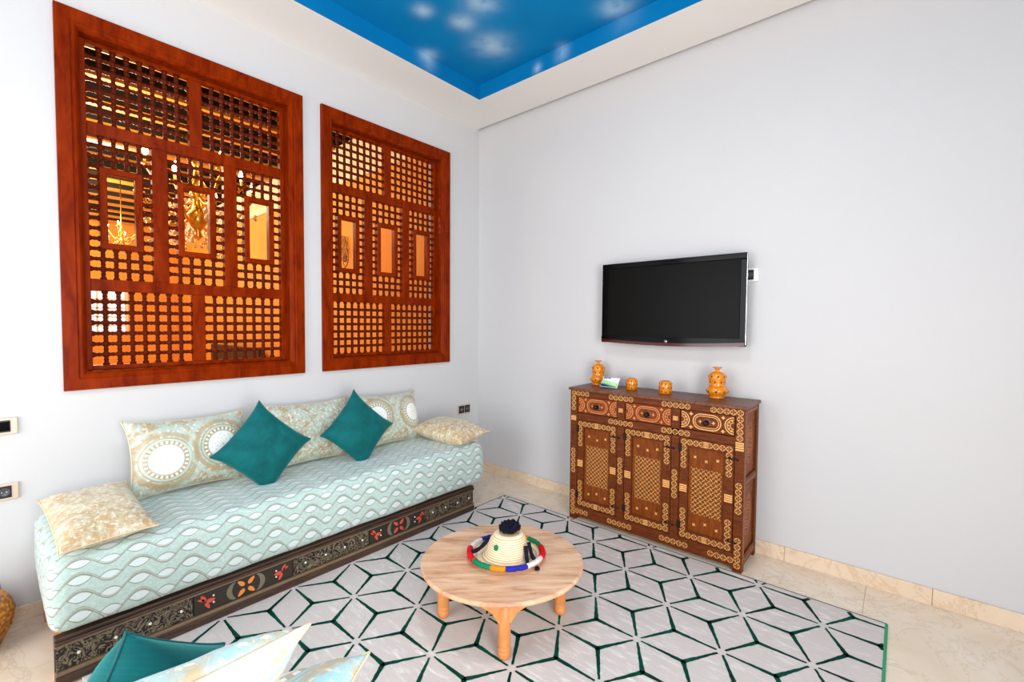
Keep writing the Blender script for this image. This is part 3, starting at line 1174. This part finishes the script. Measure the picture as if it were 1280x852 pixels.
# near banquette, mostly below the frame
nb = thing('banquette_base', 'plain wooden base of the near banquette below the foreground cushions', 'sofa base', (-3.1, -2.1, 0))
mb = MB()
mb.box(-0.5, 0.52, -0.18, 0.28, 0.12, 0.18)
mb.build('platform', DARKW, nb)
mb = MB()
mb.box(-0.5, 0.5, -0.215, -0.185, 0.0095, 0.60, bevel=0.008)
mb.build('backrest', DARKW, nb)
for x in (-0.46, 0.46):
    for y in (-0.14, 0.24):
        mb = MB()
        mb.box(x - .025, x + .025, y - .025, y + .025, 0.0095, 0.12)
        mb.build('leg', DARKW, nb)
mb = MB()
rounded(mb, -3.6, -2.50, -2.27, -1.80, 0.185, 0.42, 0.04, (40, 14, 8), 0.003, 4)
o = mb.build('mattress', MINT)
tag(o, 'mint mattress of the near banquette below the foreground cushions', 'mattress')
FC = 'brocade cushions in the foreground'
pillow('back_cushion', 0.58, 0.38, 0.15, BROC_FORE, PIPING, 'pale blue and gold brocade cushion in foreground behind the dark teal one', 'cushion', (-2.878, -2.035, 0.643), (1, 0.0, 0.0), (0, -0.62, 0.78), 0.03, 8, FC, ear=0.004)
pillow('arm_cushion', 0.44, 0.27, 0.12, BROC_FORE, PIPING, 'pale blue and gold brocade cushion at the bottom edge, nearest the table', 'cushion', (-2.628, -2.03, 0.490), (-0.78, -0.6, -0.05), (0.56, -0.75, 0.3), 0.04, 9, FC, ear=0.008)
pillow('velvet_cushion', 0.28, 0.28, 0.23, TEAL, PIPING_T, 'teal velvet cushion in the bottom left foreground', 'cushion', (-2.760, -1.8194, 0.528), (0.694, 0.356, -0.626), (0.49, 0.403, 0.773), 0.03, 10, None, 0.010, 0.004)

# ------------------------------------------------------------------ round low table and straw hat
tb = thing('low_table', 'round low pale wooden table with four stubby legs on the rug', 'table', (-1.437, -1.597, 0.009))
mb = MB()
mb.lathe([(0.0, 0.246), (0.360, 0.246), (0.366, 0.249), (0.368, 0.256), (0.366, 0.263), (0.361, 0.266), (0.0, 0.266)], 72, sm=False, cap=False)
# the hand-cut top is slightly oval
mb.v = [(lambda a, b: (0.6527 * a + 0.7577 * b * 0.95, -0.7575 * a + 0.6526 * b * 0.95, z))(0.6527 * x - 0.7575 * y, 0.7577 * x + 0.6526 * y) for x, y, z in mb.v]
mb.build('tabletop', TABLE_TOP, tb)
for k in range(4):
    a = PI / 4 + k * PI / 2 - 0.02
    cx_, cy_ = 0.268 * math.cos(a), 0.268 * math.sin(a)
    mb = MB()
    mb.lathe([(0.0, 0.0), (0.022, 0.0), (0.025, 0.006), (0.0262, 0.03), (0.0240, 0.033), (0.0268, 0.037), (0.0268, 0.042), (0.0240, 0.046), (0.0262, 0.05), (0.0265, 0.14), (0.027, 0.246)], 18, (cx_, cy_, 0))
    leg = mb.build('leg', TABLE_LEG, tb)
    mb = MB()
    # triangular bracket under the top, tangent to the rim
    tx, ty_ = -math.sin(a), math.cos(a)
    nx_, ny_ = math.cos(a), math.sin(a)
    pts = [(-0.135, 0.246), (0.135, 0.246), (0.11, 0.228), (0.05, 0.19), (0.026, 0.15), (-0.026, 0.15), (-0.05, 0.19), (-0.11, 0.228)]
    V = []
    for th in (-0.018, 0.018):
        for (q, z) in pts:
            V.append((cx_ + tx * q + nx_ * th, cy_ + ty_ * q + ny_ * th, z))
    N_ = len(pts)
    mb.add(V, [tuple(range(N_))[::-1], tuple(range(N_, 2 * N_))] + [(i, (i + 1) % N_, N_ + (i + 1) % N_, N_ + i) for i in range(N_)])
    mb.build('bracket', TABLE_LEG, leg)

HC = Vector((-1.425, -1.610, 0.2755))
hat = thing('straw_hat', 'woven straw hat with dark pompom and coloured wool brim on low table', 'hat', HC)
mb = MB()
mb.lathe([(0.168, 0.034), (0.155, 0.020), (0.135, 0.012), (0.118, 0.012), (0.108, 0.020), (0.100, 0.038), (0.092, 0.062), (0.083, 0.086), (0.071, 0.103), (0.040, 0.110), (0.004, 0.112),
          (0.004, 0.106), (0.030, 0.104), (0.064, 0.097), (0.078, 0.082), (0.087, 0.058), (0.095, 0.034), (0.103, 0.014), (0.118, 0.005), (0.135, 0.005), (0.157, 0.014), (0.172, 0.030)], 48, cap=False)
Rv, Fv = Vector((0.6527, -0.7575, 0)), Vector((0.7577, 0.6526, 0))
lean = lambda z, r_: 0.018 * max(0.0, 1 - r_ / 0.12) ** 0.6
mb.v = [tuple(Vector(p) * 0.975 + Rv * lean(p[2], math.hypot(p[0], p[1])) + Vector((0, 0, p[2] * 0.09))) for p in mb.v]
mb.build('straw_body', STRAW, hat)


def hp(phi, r, z):
    a = math.radians(phi)
    return Rv * (r * math.cos(a)) + Fv * (r * math.sin(a)) + Vector((0, 0, z))


rd = random.Random(11)
for a0, a1, m in ((-112, -90, Y_ORANGE), (-90, -58, Y_BLUE), (-58, -22, Y_WHITE), (-22, 14, Y_RED), (14, 50, Y_GREEN), (50, 66, Y_ORANGE), (66, 108, Y_NAVY), (108, 136, Y_BLUE), (136, 171, Y_WHITE), (171, 214, Y_RED), (214, 248, Y_GREEN)):
    N_ = max(8, int((a1 - a0) / 2))
    path, rr = [], []
    for i in range(N_ + 1):
        ph = a0 + (a1 - a0) * i / N_
        path.append(hp(ph, 0.166 + rd.uniform(-.0015, .0015), 0.030))
        rr.append((0.0115 if m not in (Y_RED,) else 0.0135) + rd.uniform(-.0014, .0014))
    mb = MB()
    mb.tube(path, rr, 9)
    mb.build('brim_wrap', m, hat)
# dark pompom made of many short wool strands
mb = MB()
PC = Vector((0, 0, 0.137)) + Rv * 0.016
for q in range(210):
    z = rd.uniform(-0.25, 1)
    a = rd.uniform(0, 2 * PI)
    s_ = math.sqrt(max(0, 1 - z * z))
    d = Vector((s_ * math.cos(a), s_ * math.sin(a), z))
    l = rd.uniform(0.9, 1.12)
    c0 = PC
    p1 = c0 + Vector((d.x * 0.047, d.y * 0.047, max(-0.02, min(0.024, d.z * 0.034)))) * l
    mb.tube([c0 + d * 0.012, p1], [0.005, 0.0042], 5)
mb.ball(PC, 0.036, 12, 8, 0, (1.08, 1.08, .62))
mb.build('pompom', Y_NAVY, hat)
for a, b in (((160, 0.086, 0.070), (194, 0.158, 0.036)), ((-34, 0.106, 0.074), (-52, 0.152, 0.030)), ((-16, 0.106, 0.078), (-36, 0.152, 0.032))):
    mb = MB()
    p0, p1 = hp(*a), hp(*b)
    N_ = 9
    pts = []
    for i in range(N_ + 1):
        t = i / N_
        p = p0.lerp(p1, t)
        p.z += -0.012 * math.sin(PI * t) + 0.006
        pts.append(p)
    mb.tube(pts, [0.009 + rd.uniform(-.001, .001) for _ in pts], 8)
    mb.build('wool_strap', Y_NAVY, hat)
mb = MB()
mb.ball(hp(-122, 0.080, 0.076), 0.012, 12, 8, 0, (1, 1, 1.1))
mb.build('green_dot', Y_GREEN, hat)
mb = MB()
p = hp(-42, 0.183, 0.012)
for q in range(40):
    d = Vector((rd.uniform(-1, 1), rd.uniform(-1, 1), rd.uniform(-.7, .7))).normalized()
    mb.tube([p, p + d * 0.0115], 0.0026, 4)
mb.build('tassel', Y_NAVY, hat)
# the brim has been squeezed a little front to back
for ch in hat.children:
    for vtx in ch.data.vertices:
        vtx.co = vtx.co - Fv * (vtx.co.dot(Fv) * 0.07 + 0.004)

# ------------------------------------------------------------------ inlaid cabinet on the right wall
cb = thing('inlaid_cabinet', 'walnut cabinet with pale geometric inlay, three drawers and three doors', 'cabinet', (-0.324, -1.228, 0), -PI / 2)
# local: x runs along the front to the right (0..1.10), y goes into the depth (0..0.305), z up
CW, CD = 1.105, 0.304


def panel(name, x0, x1, y0, y1, z0, z1, mat, par, bevel=0.002):
    m = MB()
    m.box(x0, x1, y0, y1, z0, z1, bevel=bevel)
    return m.build(name, mat, par)


panel('top_board', -0.010, CW + 0.010, -0.014, CD, 0.892, 0.910, WALNUT_T, cb, 0.003)
for a, b in ((0, 0.054), (CW - 0.048, CW)):
    panel('corner_post', a, b, 0, 0.045, 0, 0.892, WALNUT, cb)
for a, b in ((0, 0.045), (CW - 0.045, CW)):
    panel('corner_post', a, b, CD - 0.04, CD, 0, 0.892, WALNUT, cb)
for a, b in ((0.354, 0.404), (0.708, 0.755)):
    panel('front_mullion', a, b, 0.002, 0.03, 0.095, 0.853, WALNUT, cb)
panel('front_rail', 0.054, CW - 0.048, 0.002, 0.03, 0.853, 0.892, WALNUT, cb)
panel('front_rail', 0.054, CW - 0.048, 0.002, 0.03, 0.692, 0.738, WALNUT, cb)
panel('front_rail', 0.054, CW - 0.048, 0.002, 0.03, 0.024, 0.095, WALNUT, cb)
panel('back_panel', 0.03, CW - 0.03, CD - 0.015, CD - 0.004, 0.03, 0.892, WALNUT, cb)
panel('inner_floor', 0.03, CW - 0.03, 0.03, CD - 0.02, 0.05, 0.07, WALNUT, cb)
for xs_ in (0.012, CW - 0.03):
    panel('side_panel', xs_, xs_ + 0.018, 0.04, CD - 0.03, 0.03, 0.892, WALNUT_P, cb)
for (z0, z1) in ((0.03, 0.085), (0.46, 0.51), (0.855, 0.892)):
    for xs_ in (0.001, CW - 0.02):
        panel('side_rail', xs_, xs_ + 0.019, 0.045, CD - 0.04, z0, z1, WALNUT, cb)


class Inlay:
    """flat marquetry; front: coordinates (x, z) on plane y=yp facing -y; side: (y, z) on plane x=xp facing +x"""

    def __init__(s, yp=None, xp=None):
        s.m = MB()
        s.yp, s.xp = yp, xp

    def P(s, a, z, d=0.0):
        return (a, s.yp - d, z) if s.yp is not None else (s.xp + d, a, z)

    def poly(s, pts):
        s.m.add([s.P(a, z) for a, z in pts], [tuple(range(len(pts)))])

    def ring(s, a, z, r, w, n_=12, sa=1.0, a0=0, a1=2 * PI):
        pts = [(a0 + (a1 - a0) * k / n_) for k in range(n_ + 1)]
        for k in range(n_):
            c0, s0, c1, s1 = math.cos(pts[k]), math.sin(pts[k]), math.cos(pts[k + 1]), math.sin(pts[k + 1])
            s.poly([(a + sa * r * c0, z + r * s0), (a + sa * r * c1, z + r * s1), (a + sa * (r - w) * c1, z + (r - w) * s1), (a + sa * (r - w) * c0, z + (r - w) * s0)])

    def star(s, a, z, r, ri, n_=4, rot=0.0):
        pts = []
        for k in range(2 * n_):
            t = rot + PI * k / n_
            q = r if k % 2 == 0 else ri
            pts.append((a + q * math.cos(t), z + q * math.sin(t)))
        s.poly(pts)

    def rosette(s, a, z, r=0.0165):
        s.ring(a, z, r, 0.0033, 12)
        for k in range(4):
            t = PI / 4 + k * PI / 2
            s.star(a + r * 0.52 * math.cos(t), z + r * 0.52 * math.sin(t), r * 0.40, r * 0.14, 2, t)

    def chain_h(s, x0, n_, z, p=0.0345):
        for k in range(n_):
            s.rosette(x0 + k * p, z)

    def chain_v(s, x, z0, n_, p=0.0345):
        for k in range(n_):
            s.rosette(x, z0 - k * p)

    def square(s, a, z, w=0.04, h=0.034):
        for k in range(4):
            zz = z - h / 2 + h * (k + 0.12) / 4
            s.poly([(a - w / 2, zz), (a + w / 2, zz), (a + w / 2, zz + h * 0.19), (a - w / 2, zz + h * 0.19)])

    def stadium(s, a, z, hx, hz, w):
        r = hz
        for sg in (-1, 1):
            s.ring(a + sg * (hx - r), z, r, w, 12, 1.0, -PI / 2 if sg > 0 else PI / 2, PI / 2 if sg > 0 else 3 * PI / 2)
            s.poly([(a - hx + r, z + sg * r), (a + hx - r, z + sg * r), (a + hx - r, z + sg * (r - w)), (a - hx + r, z + sg * (r - w))])

    def build(s, par, mat=None):
        o = s.m.build('inlay', mat or INLAY, par)
        o['kind'] = 'stuff'
        return o


# inlay on the carcass
I = Inlay(yp=-0.0009)
I.chain_v(0.027, 0.872, 4)
I.chain_h(0.0615, 3, 0.872)
I.chain_h(0.379 - 0.069, 5, 0.872)
I.chain_h(0.731 - 0.069, 5, 0.872)
I.chain_h(CW - 0.024 - 4 * 0.0345, 5, 0.872)
I.chain_v(CW - 0.024, 0.872 - 0.0345, 4)
I.chain_h(0.379 - 0.069, 5, 0.715)
I.chain_h(0.731 - 0.069, 5, 0.715)
I.square(0.027, 0.70)
I.square(CW - 0.024, 0.69, 0.042, 0.05)
for xx in (0.027, CW - 0.024):
    I.chain_v(xx, 0.475, 5)
I.chain_v(0.027, 0.185, 5)
I.chain_v(CW - 0.024, 0.175, 5)
I.chain_h(0.0615, 3, 0.060)
I.chain_h(0.379 - 0.069, 5, 0.060)
I.chain_h(0.731 - 0.069, 5, 0.060)
I.chain_h(CW - 0.024 - 4 * 0.0345, 4, 0.060)
for xx in (0.379, 0.731):
    I.chain_v(xx, 0.475, 5)
    I.square(xx, 0.795, 0.03, 0.026)
I.build(cb)
# inlay on the visible end
I = Inlay(xp=CW + 0.0009)
for k in range(24):
    I.rosette(0.022, 0.86 - k * 0.0345)
for k in range(9):
    for z in (0.873, 0.485, 0.058):
        I.star(0.06 + k * 0.024, z, 0.012, 0.004)
I.build(cb, INLAY2)
I = Inlay(xp=CW - 0.0115)
for zc in (0.685, 0.275):
    for r in (0.075, 0.06, 0.04, 0.02):
        I.ring(0.155, zc, r, 0.004, 20)
    for k in range(12):
        t = 2 * PI * k / 12
        I.star(0.155 + 0.05 * math.cos(t), zc + 0.05 * math.sin(t), 0.009, 0.003)
    for dx in (-0.075, 0.075):
        for dz in (-0.13, 0.13):
            I.star(0.155 + dx, zc + dz, 0.011, 0.004)
    for r in (0.1, 0.115):
        I.ring(0.155, zc, r, 0.003, 20, 0.72)
I.build(cb, INLAY2)

spans = [(0.055, 0.352), (0.406, 0.706), (0.757, 1.054)]
for i, (a, b) in enumerate(spans):
    ca = (a + b) / 2
    d = panel('drawer', a + 0.002, b - 0.002, 0.008, 0.25, 0.741, 0.850, WALNUT_D if i < 2 else WALNUT, cb)
    I = Inlay(yp=0.0068)
    I.stadium(ca, 0.795, 0.078, 0.046, 0.006)
    I.stadium(ca, 0.795, 0.066, 0.034, 0.004)
    for sg in (-1, 1):
        e = ca + sg * 0.142
        for r, w in ((0.048, 0.006), (0.036, 0.004), (0.02, 0.004)):
            I.ring(e, 0.795, r, w, 12, 1.0, PI / 2 if sg > 0 else -PI / 2, 3 * PI / 2 if sg > 0 else PI / 2)
        for k in range(5):
            t = (PI / 2 if sg > 0 else -PI / 2) + PI * (k + .5) / 5
            I.star(e + 0.028 * math.cos(t), 0.795 + 0.028 * math.sin(t), 0.008, 0.003)
        for dz in (-0.038, 0.038):
            I.star(ca + sg * 0.087, 0.795 + dz, 0.013, 0.006)
        I.star(ca + sg * 0.036, 0.795, 0.013, 0.005)
    I.build(d, INLAY if i == 2 else INLAY2)
    kp = MB()
    kp.lathe([(0.0, 0.0078), (0.026, 0.0078), (0.026, 0.0062), (0.0, 0.0060)], 20, (ca, 0, 0.794), 'y')
    kp.build('knob_plate', WALNUT_T, d)
    kb = MB()
    kb.lathe([(0.0, 0.0085), (0.014, 0.0085), (0.015, 0.004), (0.006, 0.0), (0.006, -0.010), (0.013, -0.016), (0.014, -0.022), (0.008, -0.028), (0.0, -0.029)], 14, (ca, 0, 0.793), 'y')
    kb.build('knob', IRON, d)

dspans = [(0.052, 0.359), (0.406, 0.716), (0.757, 1.06)]
for i, (a, b) in enumerate(spans):
    a, b = a + 0.001, b - 0.001
    z0, z1 = 0.097, 0.690
    ca = (a + b) / 2
    d = panel('door', a + 0.05, b - 0.05, 0.016, 0.026, z0 + 0.045, z1 - 0.045, WALNUT_P, cb, 0.001)
    for nm, (p, q, r_, s_) in (('door_stile', (a, a + 0.05, z0, z1)), ('door_stile', (b - 0.05, b, z0, z1)), ('door_rail', (a + 0.05, b - 0.05, z1 - 0.05, z1)), ('door_rail', (a + 0.05, b - 0.05, z0, z0 + 0.05))):
        panel(nm, p, q, 0.003, 0.028, r_, s_, WALNUT, d, 0.003)
    I = Inlay(yp=0.0020)
    for z, sg in ((z1 - 0.024, -1), (z0 + 0.024, 1)):
        I.chain_h(a + 0.024, 4, z)
        I.chain_h(b - 0.024 - 3 * 0.0345, 4, z)
        I.square(ca, z, 0.026, 0.036)
        for xx in (a + 0.024, b - 0.024):
            for k in range(1, 5):
                I.rosette(xx, z + sg * k * 0.0345)
    for xx in (a + 0.024, b - 0.024):
        I.square(xx, 0.394, 0.042, 0.046)
    I.build(d)
    I = Inlay(yp=0.0150)
    fx0, fx1, fz0, fz1 = ca - 0.084, ca + 0.084, 0.252, 0.524
    nx_, nz_ = 6, 10
    px, pz = (fx1 - fx0) / nx_, (fz1 - fz0) / nz_
    for q in range(nx_):
        for r_ in range(nz_):
            xx, zz = fx0 + px * (q + .5), fz0 + pz * (r_ + .5)
            for sg in (-1, 1):
                # diagonal cross pieces leave dark lozenges between them
                hx, hz, w_ = px * .5, pz * .5, 0.0026
                I.poly([(xx - hx, zz - sg * hz - w_), (xx - hx + w_, zz - sg * hz + (-w_ if sg < 0 else w_) * 0), (xx + hx, zz + sg * hz + w_), (xx + hx - w_, zz + sg * hz)])
            I.star(xx, zz, 0.0125, 0.0048, 4, PI / 4)
            if q and r_:
                I.star(fx0 + px * q, fz0 + pz * r_, 0.0075, 0.003, 4, 0)
    for zz in (0.585, 0.19):
        for k, dx in enumerate((-0.062, 0.0, 0.062)):
            I.star(ca + dx, zz + (-0.016 if k == 1 and zz > .4 else (0.016 if k == 1 else 0.0)), 0.012, 0.005, 4, PI / 4)
    I.build(d)
    for zz in (0.62, 0.165):
        m = MB()
        m.lathe([(0.0, 0.0), (0.007, 0.0), (0.007, -0.012), (0.0, -0.013)], 10, (b - 0.02, 0.003, zz), 'y')
        m.tube([(b - 0.026, -0.008, zz + .002), (b - 0.008, -0.012, zz - .003), (b + 0.012, -0.010, zz + .002), (b + 0.024, -0.004, zz - .006)], 0.0042, 6)
        m.build('latch_hook', IRON, d)
        m = MB()
        m.box(a - 0.006, a + 0.014, -0.005, 0.004, zz - 0.022 + .01, zz + 0.022 + .01, bevel=0.002)
        m.build('hinge', IRON, d)

# ------------------------------------------------------------------ things on the cabinet
TZ = 0.9105


def burner(loc, s, label):
    root = thing('incense_burner', label, 'incense burner', loc, 0, 'tall pierced orange burners')
    m = MB()
    m.lathe([(0.0, 0.0), (0.040, 0.0), (0.042, 0.006), (0.036, 0.012), (0.052, 0.026), (0.062, 0.042), (0.060, 0.052), (0.050, 0.064), (0.046, 0.070)], 28)
    m.v = [(x * s, y * s, z * s) for x, y, z in m.v]
    m.build('bowl', GLAZE, root)
    m = MB()
    m.lathe([(0.046, 0.070), (0.044, 0.076), (0.043, 0.092), (0.048, 0.112), (0.050, 0.124), (0.046, 0.140), (0.030, 0.152), (0.013, 0.158), (0.010, 0.166), (0.016, 0.174), (0.028, 0.180), (0.027, 0.183), (0.008, 0.176), (0.0, 0.175)], 28)
    m.v = [(x * s, y * s, z * s) for x, y, z in m.v]
    m.build('lid', GLAZE, root)
    m = MB()
    for z, r, nn, of in ((0.042, 0.0615, 8, 0.2), (0.098, 0.0445, 8, 0.0), (0.128, 0.0492, 8, 0.4)):
        for k in range(nn):
            a = 2 * PI * k / nn + of
            m.ball((s * (r - .0030) * math.cos(a), s * (r - .0030) * math.sin(a), s * z), 0.0055 * s, 8, 6, 0, (0.95, 0.95, 1.4))
    o = m.build('piercings', HOLE, root)
    o['kind'] = 'stuff'


def dome(loc, s, label):
    root = thing('tealight_dome', label, 'candle holder', loc, 0, 'small pierced orange domes')
    m = MB()
    m.lathe([(0.0, 0.0), (0.032, 0.0), (0.036, 0.006), (0.034, 0.018), (0.036, 0.030), (0.036, 0.058), (0.031, 0.070), (0.018, 0.077), (0.0, 0.078)], 28)
    m.v = [(x * s, y * s, z * s) for x, y, z in m.v]
    m.build('dome', GLAZE, root)
    m = MB()
    for z, r, nn, of in ((0.012, 0.0345, 9, 0.1), (0.036, 0.036, 9, 0.45), (0.058, 0.0355, 9, 0.1)):
        for k in range(nn):
            a = 2 * PI * k / nn + of
            m.ball((s * (r - .0026) * math.cos(a), s * (r - .0026) * math.sin(a), s * z), 0.005 * s, 8, 6)
    o = m.build('piercings', HOLE, root)
    o['kind'] = 'stuff'


burner((-0.095, -1.310, TZ), 0.95, 'tall pierced orange incense burner behind the wipes packet')
burner((-0.125, -2.128, TZ), 1.0, 'tall pierced orange incense burner near the right end of cabinet')
dome((-0.16, -1.60, TZ), 1.03, 'small pierced orange dome beside the wipes packet')
dome((-0.175, -1.835, TZ), 1.1, 'small pierced orange dome near the middle of cabinet top')

n = NT('packet_print', 0.25)
u, v, _ = uvc(n)
wob = n.M('MULTIPLY', n.M('SINE', n.M('MULTIPLY', u, 40)), 0.005)
t = n.M('ADD', n.M('ADD', v, wob), 0.035)
c = n.ramp(n.M('DIVIDE', t, 0.07), [(0.0, srgb(20, 60, 130)), (0.10, srgb(60, 160, 200)), (0.17, srgb(180, 226, 120)), (0.42, srgb(160, 214, 160)), (0.52, srgb(236, 244, 240)), (0.6, srgb(246, 247, 250))])
n.color(c)
PACK = n.m
pk = pillow('wipes_packet', 0.135, 0.072, 0.062, PACK, WHITE_GLOSS, 'white, green and blue plastic wipes packet on the cabinet top', 'packet', (-0.185, -1.452, TZ + 0.038), (-0.12, -1, 0), (0.6, 0, 1), 0.03, 12, None, 0.002, 0.0, 20, 12)
m = MB()
rd = random.Random(2)


def stroke(pts, r=0.0022):
    m.tube([(x, y, 0.0325 - 1.2 * x * x - 9.0 * y * y) for x, y in pts], r, 5)


x = -0.036   # five soft blue letter shapes in a row
stroke([(x, .028), (x, .012), (x + .008, .012), (x + .009, .019), (x + .001, .020)])
x += .014
stroke([(x + .007, .013), (x, .014), (x, .021), (x + .006, .022), (x + .007, .012)])
x += .012
stroke([(x, .028), (x, .012)])
x += .006
stroke([(x, .021), (x + .004, .013), (x + .008, .022)])
x += .012
stroke([(x, .018), (x + .007, .018), (x + .006, .023), (x, .021), (x + .001, .013), (x + .007, .013)])
m.build('blue_lettering', plain('packet_blue', (60, 80, 170), 0.4), pk)
m = MB()
m.ball((-0.045, 0.003, 0.0255), 0.009, 10, 6, 0, (1, 1, .4))
m.build('orange_fruit_mark', plain('packet_orange', (226, 120, 70), 0.4), pk)

# ------------------------------------------------------------------ television
tv = thing('television', 'black flat television mounted on the white wall above the cabinet', 'television', (-0.09, -1.80, 1.48), -PI / 2)
# local x right along the wall (-0.465..0.465), y into the wall, z up
w0, w1, z0, z1 = -0.467, 0.467, -0.262, 0.283
for (a, b, c, d, nm) in ((w0, w1, z1 - 0.036, z1, 'bezel_rail'), (w0, w0 + 0.04, z0, z1 - 0.036, 'bezel_stile'), (w1 - 0.034, w1, z0, z1 - 0.036, 'bezel_stile')):
    panel(nm, a, b, -0.008, 0.03, c, d, BLACK_GLOSS, tv, 0.004)
panel('screen', w0 + 0.036, w1 - 0.03, 0.0, 0.02, z0 + 0.02, z1 - 0.032, SCREEN, tv, 0.001)
mb = MB()
pts = [(w0, z0 + 0.045), (w0, z0 + 0.006)]
for k in range(1, 16):
    t = k / 16
    pts.append((w0 + (w1 - w0) * t, z0 + 0.006 - 0.016 * math.sin(PI * t)))
pts += [(w1, z0 + 0.006), (w1, z0 + 0.045)]
mb.prism(pts, 'y', -0.010, 0.03)
mb.build('bottom_bezel', BLACK_GLOSS, tv)
mb = MB()
pts = [(w0 + .002, z0 + 0.018)]
lo = []
for k in range(17):
    t = k / 16
    lo.append((w0 + .002 + (w1 - w0 - .004) * t, z0 + 0.004 - 0.016 * math.sin(PI * t)))
hi = [(x, zz + 0.020) for x, zz in lo][::-1]
mb.prism(lo + hi, 'y', -0.012, -0.009)
mb.build('red_edge_strip', DARK_RED, tv)
mb = MB()
mb.lathe([(0.0, 0.0), (0.010, 0.0), (0.010, -0.002), (0.0, -0.0025)], 20, (0.0, -0.010, z0 + 0.018), 'y')
lg = mb.build('round_logo', SILVER, tv)
mb = MB()
mb.tube([(0.0065 * math.cos(a), -0.0128, z0 + 0.018 + 0.0065 * math.sin(a)) for a in [0.3 + 5.4 * i / 16 for i in range(17)]], 0.0008, 4)
mb.tube([(0.0, -0.0128, z0 + 0.0215), (0.0, -0.0128, z0 + 0.015), (0.003, -0.0128, z0 + 0.015)], 0.0008, 4)
mb.build('logo_lines', plain('logo_grey', (110, 90, 95), 0.4), lg)
panel('rear_housing', w0 + 0.03, w1 - 0.03, 0.03, 0.06, z0 + 0.03, z1 - 0.03, BLACK_PL, tv, 0.008)
panel('side_trim', w1 - 0.001, w1 + 0.002, -0.002, 0.012, z0 + 0.01, z1 - 0.005, SILVER, tv, 0.0015)
panel('wall_bracket', -0.15, 0.15, 0.06, 0.09, -0.1, 0.12, IRON, tv)


# ------------------------------------------------------------------ sockets and switches
def plate(loc, rz, w, h, label, cat, kinds, name, plate_mat, inset):
    root = thing(name, label, cat, loc, rz)
    panel('cover_plate', -w / 2, w / 2, -0.010, 0, -h / 2, h / 2, plate_mat, root, 0.003)
    cnt = len(kinds)
    bw = (w - 2 * inset) / cnt
    for i, kd in enumerate(kinds):
        xa = -w / 2 + inset + bw * i
        md = panel('module', xa + .003, xa + bw - .003, -0.013, -0.004, -h / 2 + .010, h / 2 - .010, BLACK_PL, root, 0.002)
        if kd == 'socket':
            m = MB()
            m.lathe([(0.0, -0.0135), (0.014, -0.0135), (0.016, -0.0150), (0.018, -0.0135), (0.018, -0.012)], 18, (xa + bw / 2, 0, 0), 'y')
            m.build('socket_ring', plain('socket_grey', (70, 70, 74), 0.35), md)
            for sx_ in (-.007, .007):
                m = MB()
                m.lathe([(0.0, -0.0152), (0.0028, -0.0150), (0.0028, -0.012)], 8, (xa + bw / 2 + sx_, 0, 0), 'y')
                m.build('pin_hole', SILVER, md)
        elif kd == 'switch':
            panel('rocker', xa + .006, xa + bw - .006, -0.016, -0.012, -h / 2 + .016, h / 2 - .016, BLACK_GLOSS, md, 0.0015)
    return root


plate((-0.182, 0, 0.580), 0, 0.15, 0.086, 'small wall plate with two black socket modules near the room corner', 'wall socket', ['socket', 'socket'], 'wall_socket', BEIGE_PL, 0.006)
plate((-2.965, 0, 0.880), 0, 0.185, 0.072, 'wide champagne switch plate with black insert, upper one at left edge', 'light switch', ['switch', 'switch', 'switch'], 'light_switch', BEIGE_PL, 0.019)
plate((-2.968, 0, 0.592), 0, 0.185, 0.072, 'wide champagne socket plate with black insert, lower one at left edge', 'wall socket', ['socket', 'socket', 'socket'], 'wall_socket', BEIGE_PL, 0.019)
pl = plate((0, -2.262, 1.640), -PI / 2, 0.09, 0.078, 'white wall socket half hidden behind the right side of television', 'wall socket', ['socket'], 'wall_socket', WHITE_GLOSS, 0.020)

# ------------------------------------------------------------------ woven basket at the left edge
bk = thing('woven_basket', 'round woven orange-brown basket on the floor at the left edge', 'basket', (-3.045, -0.165, 0.0))
mb = MB()
mb.lathe([(0.0, 0.0), (0.085, 0.0), (0.10, 0.01), (0.118, 0.05), (0.135, 0.085), (0.13, 0.095), (0.14, 0.11), (0.145, 0.145), (0.135, 0.185), (0.115, 0.215), (0.105, 0.222), (0.10, 0.215), (0.12, 0.185), (0.13, 0.145), (0.115, 0.08), (0.09, 0.015), (0.0, 0.012)], 40, cap=False)
mb.build('basket_body', BASKET, bk)
for sg in (-1, 1):
    mb = MB()
    mb.tube([(0.075 + 0.045 * math.cos(a) - (0.02), sg * 0.06, 0.21 + 0.075 * math.sin(a)) for a in [PI * i / 12 for i in range(13)]], 0.006, 8)
    mb.build('handle', plain('mauve_cord', (160, 110, 140), 0.6), bk)
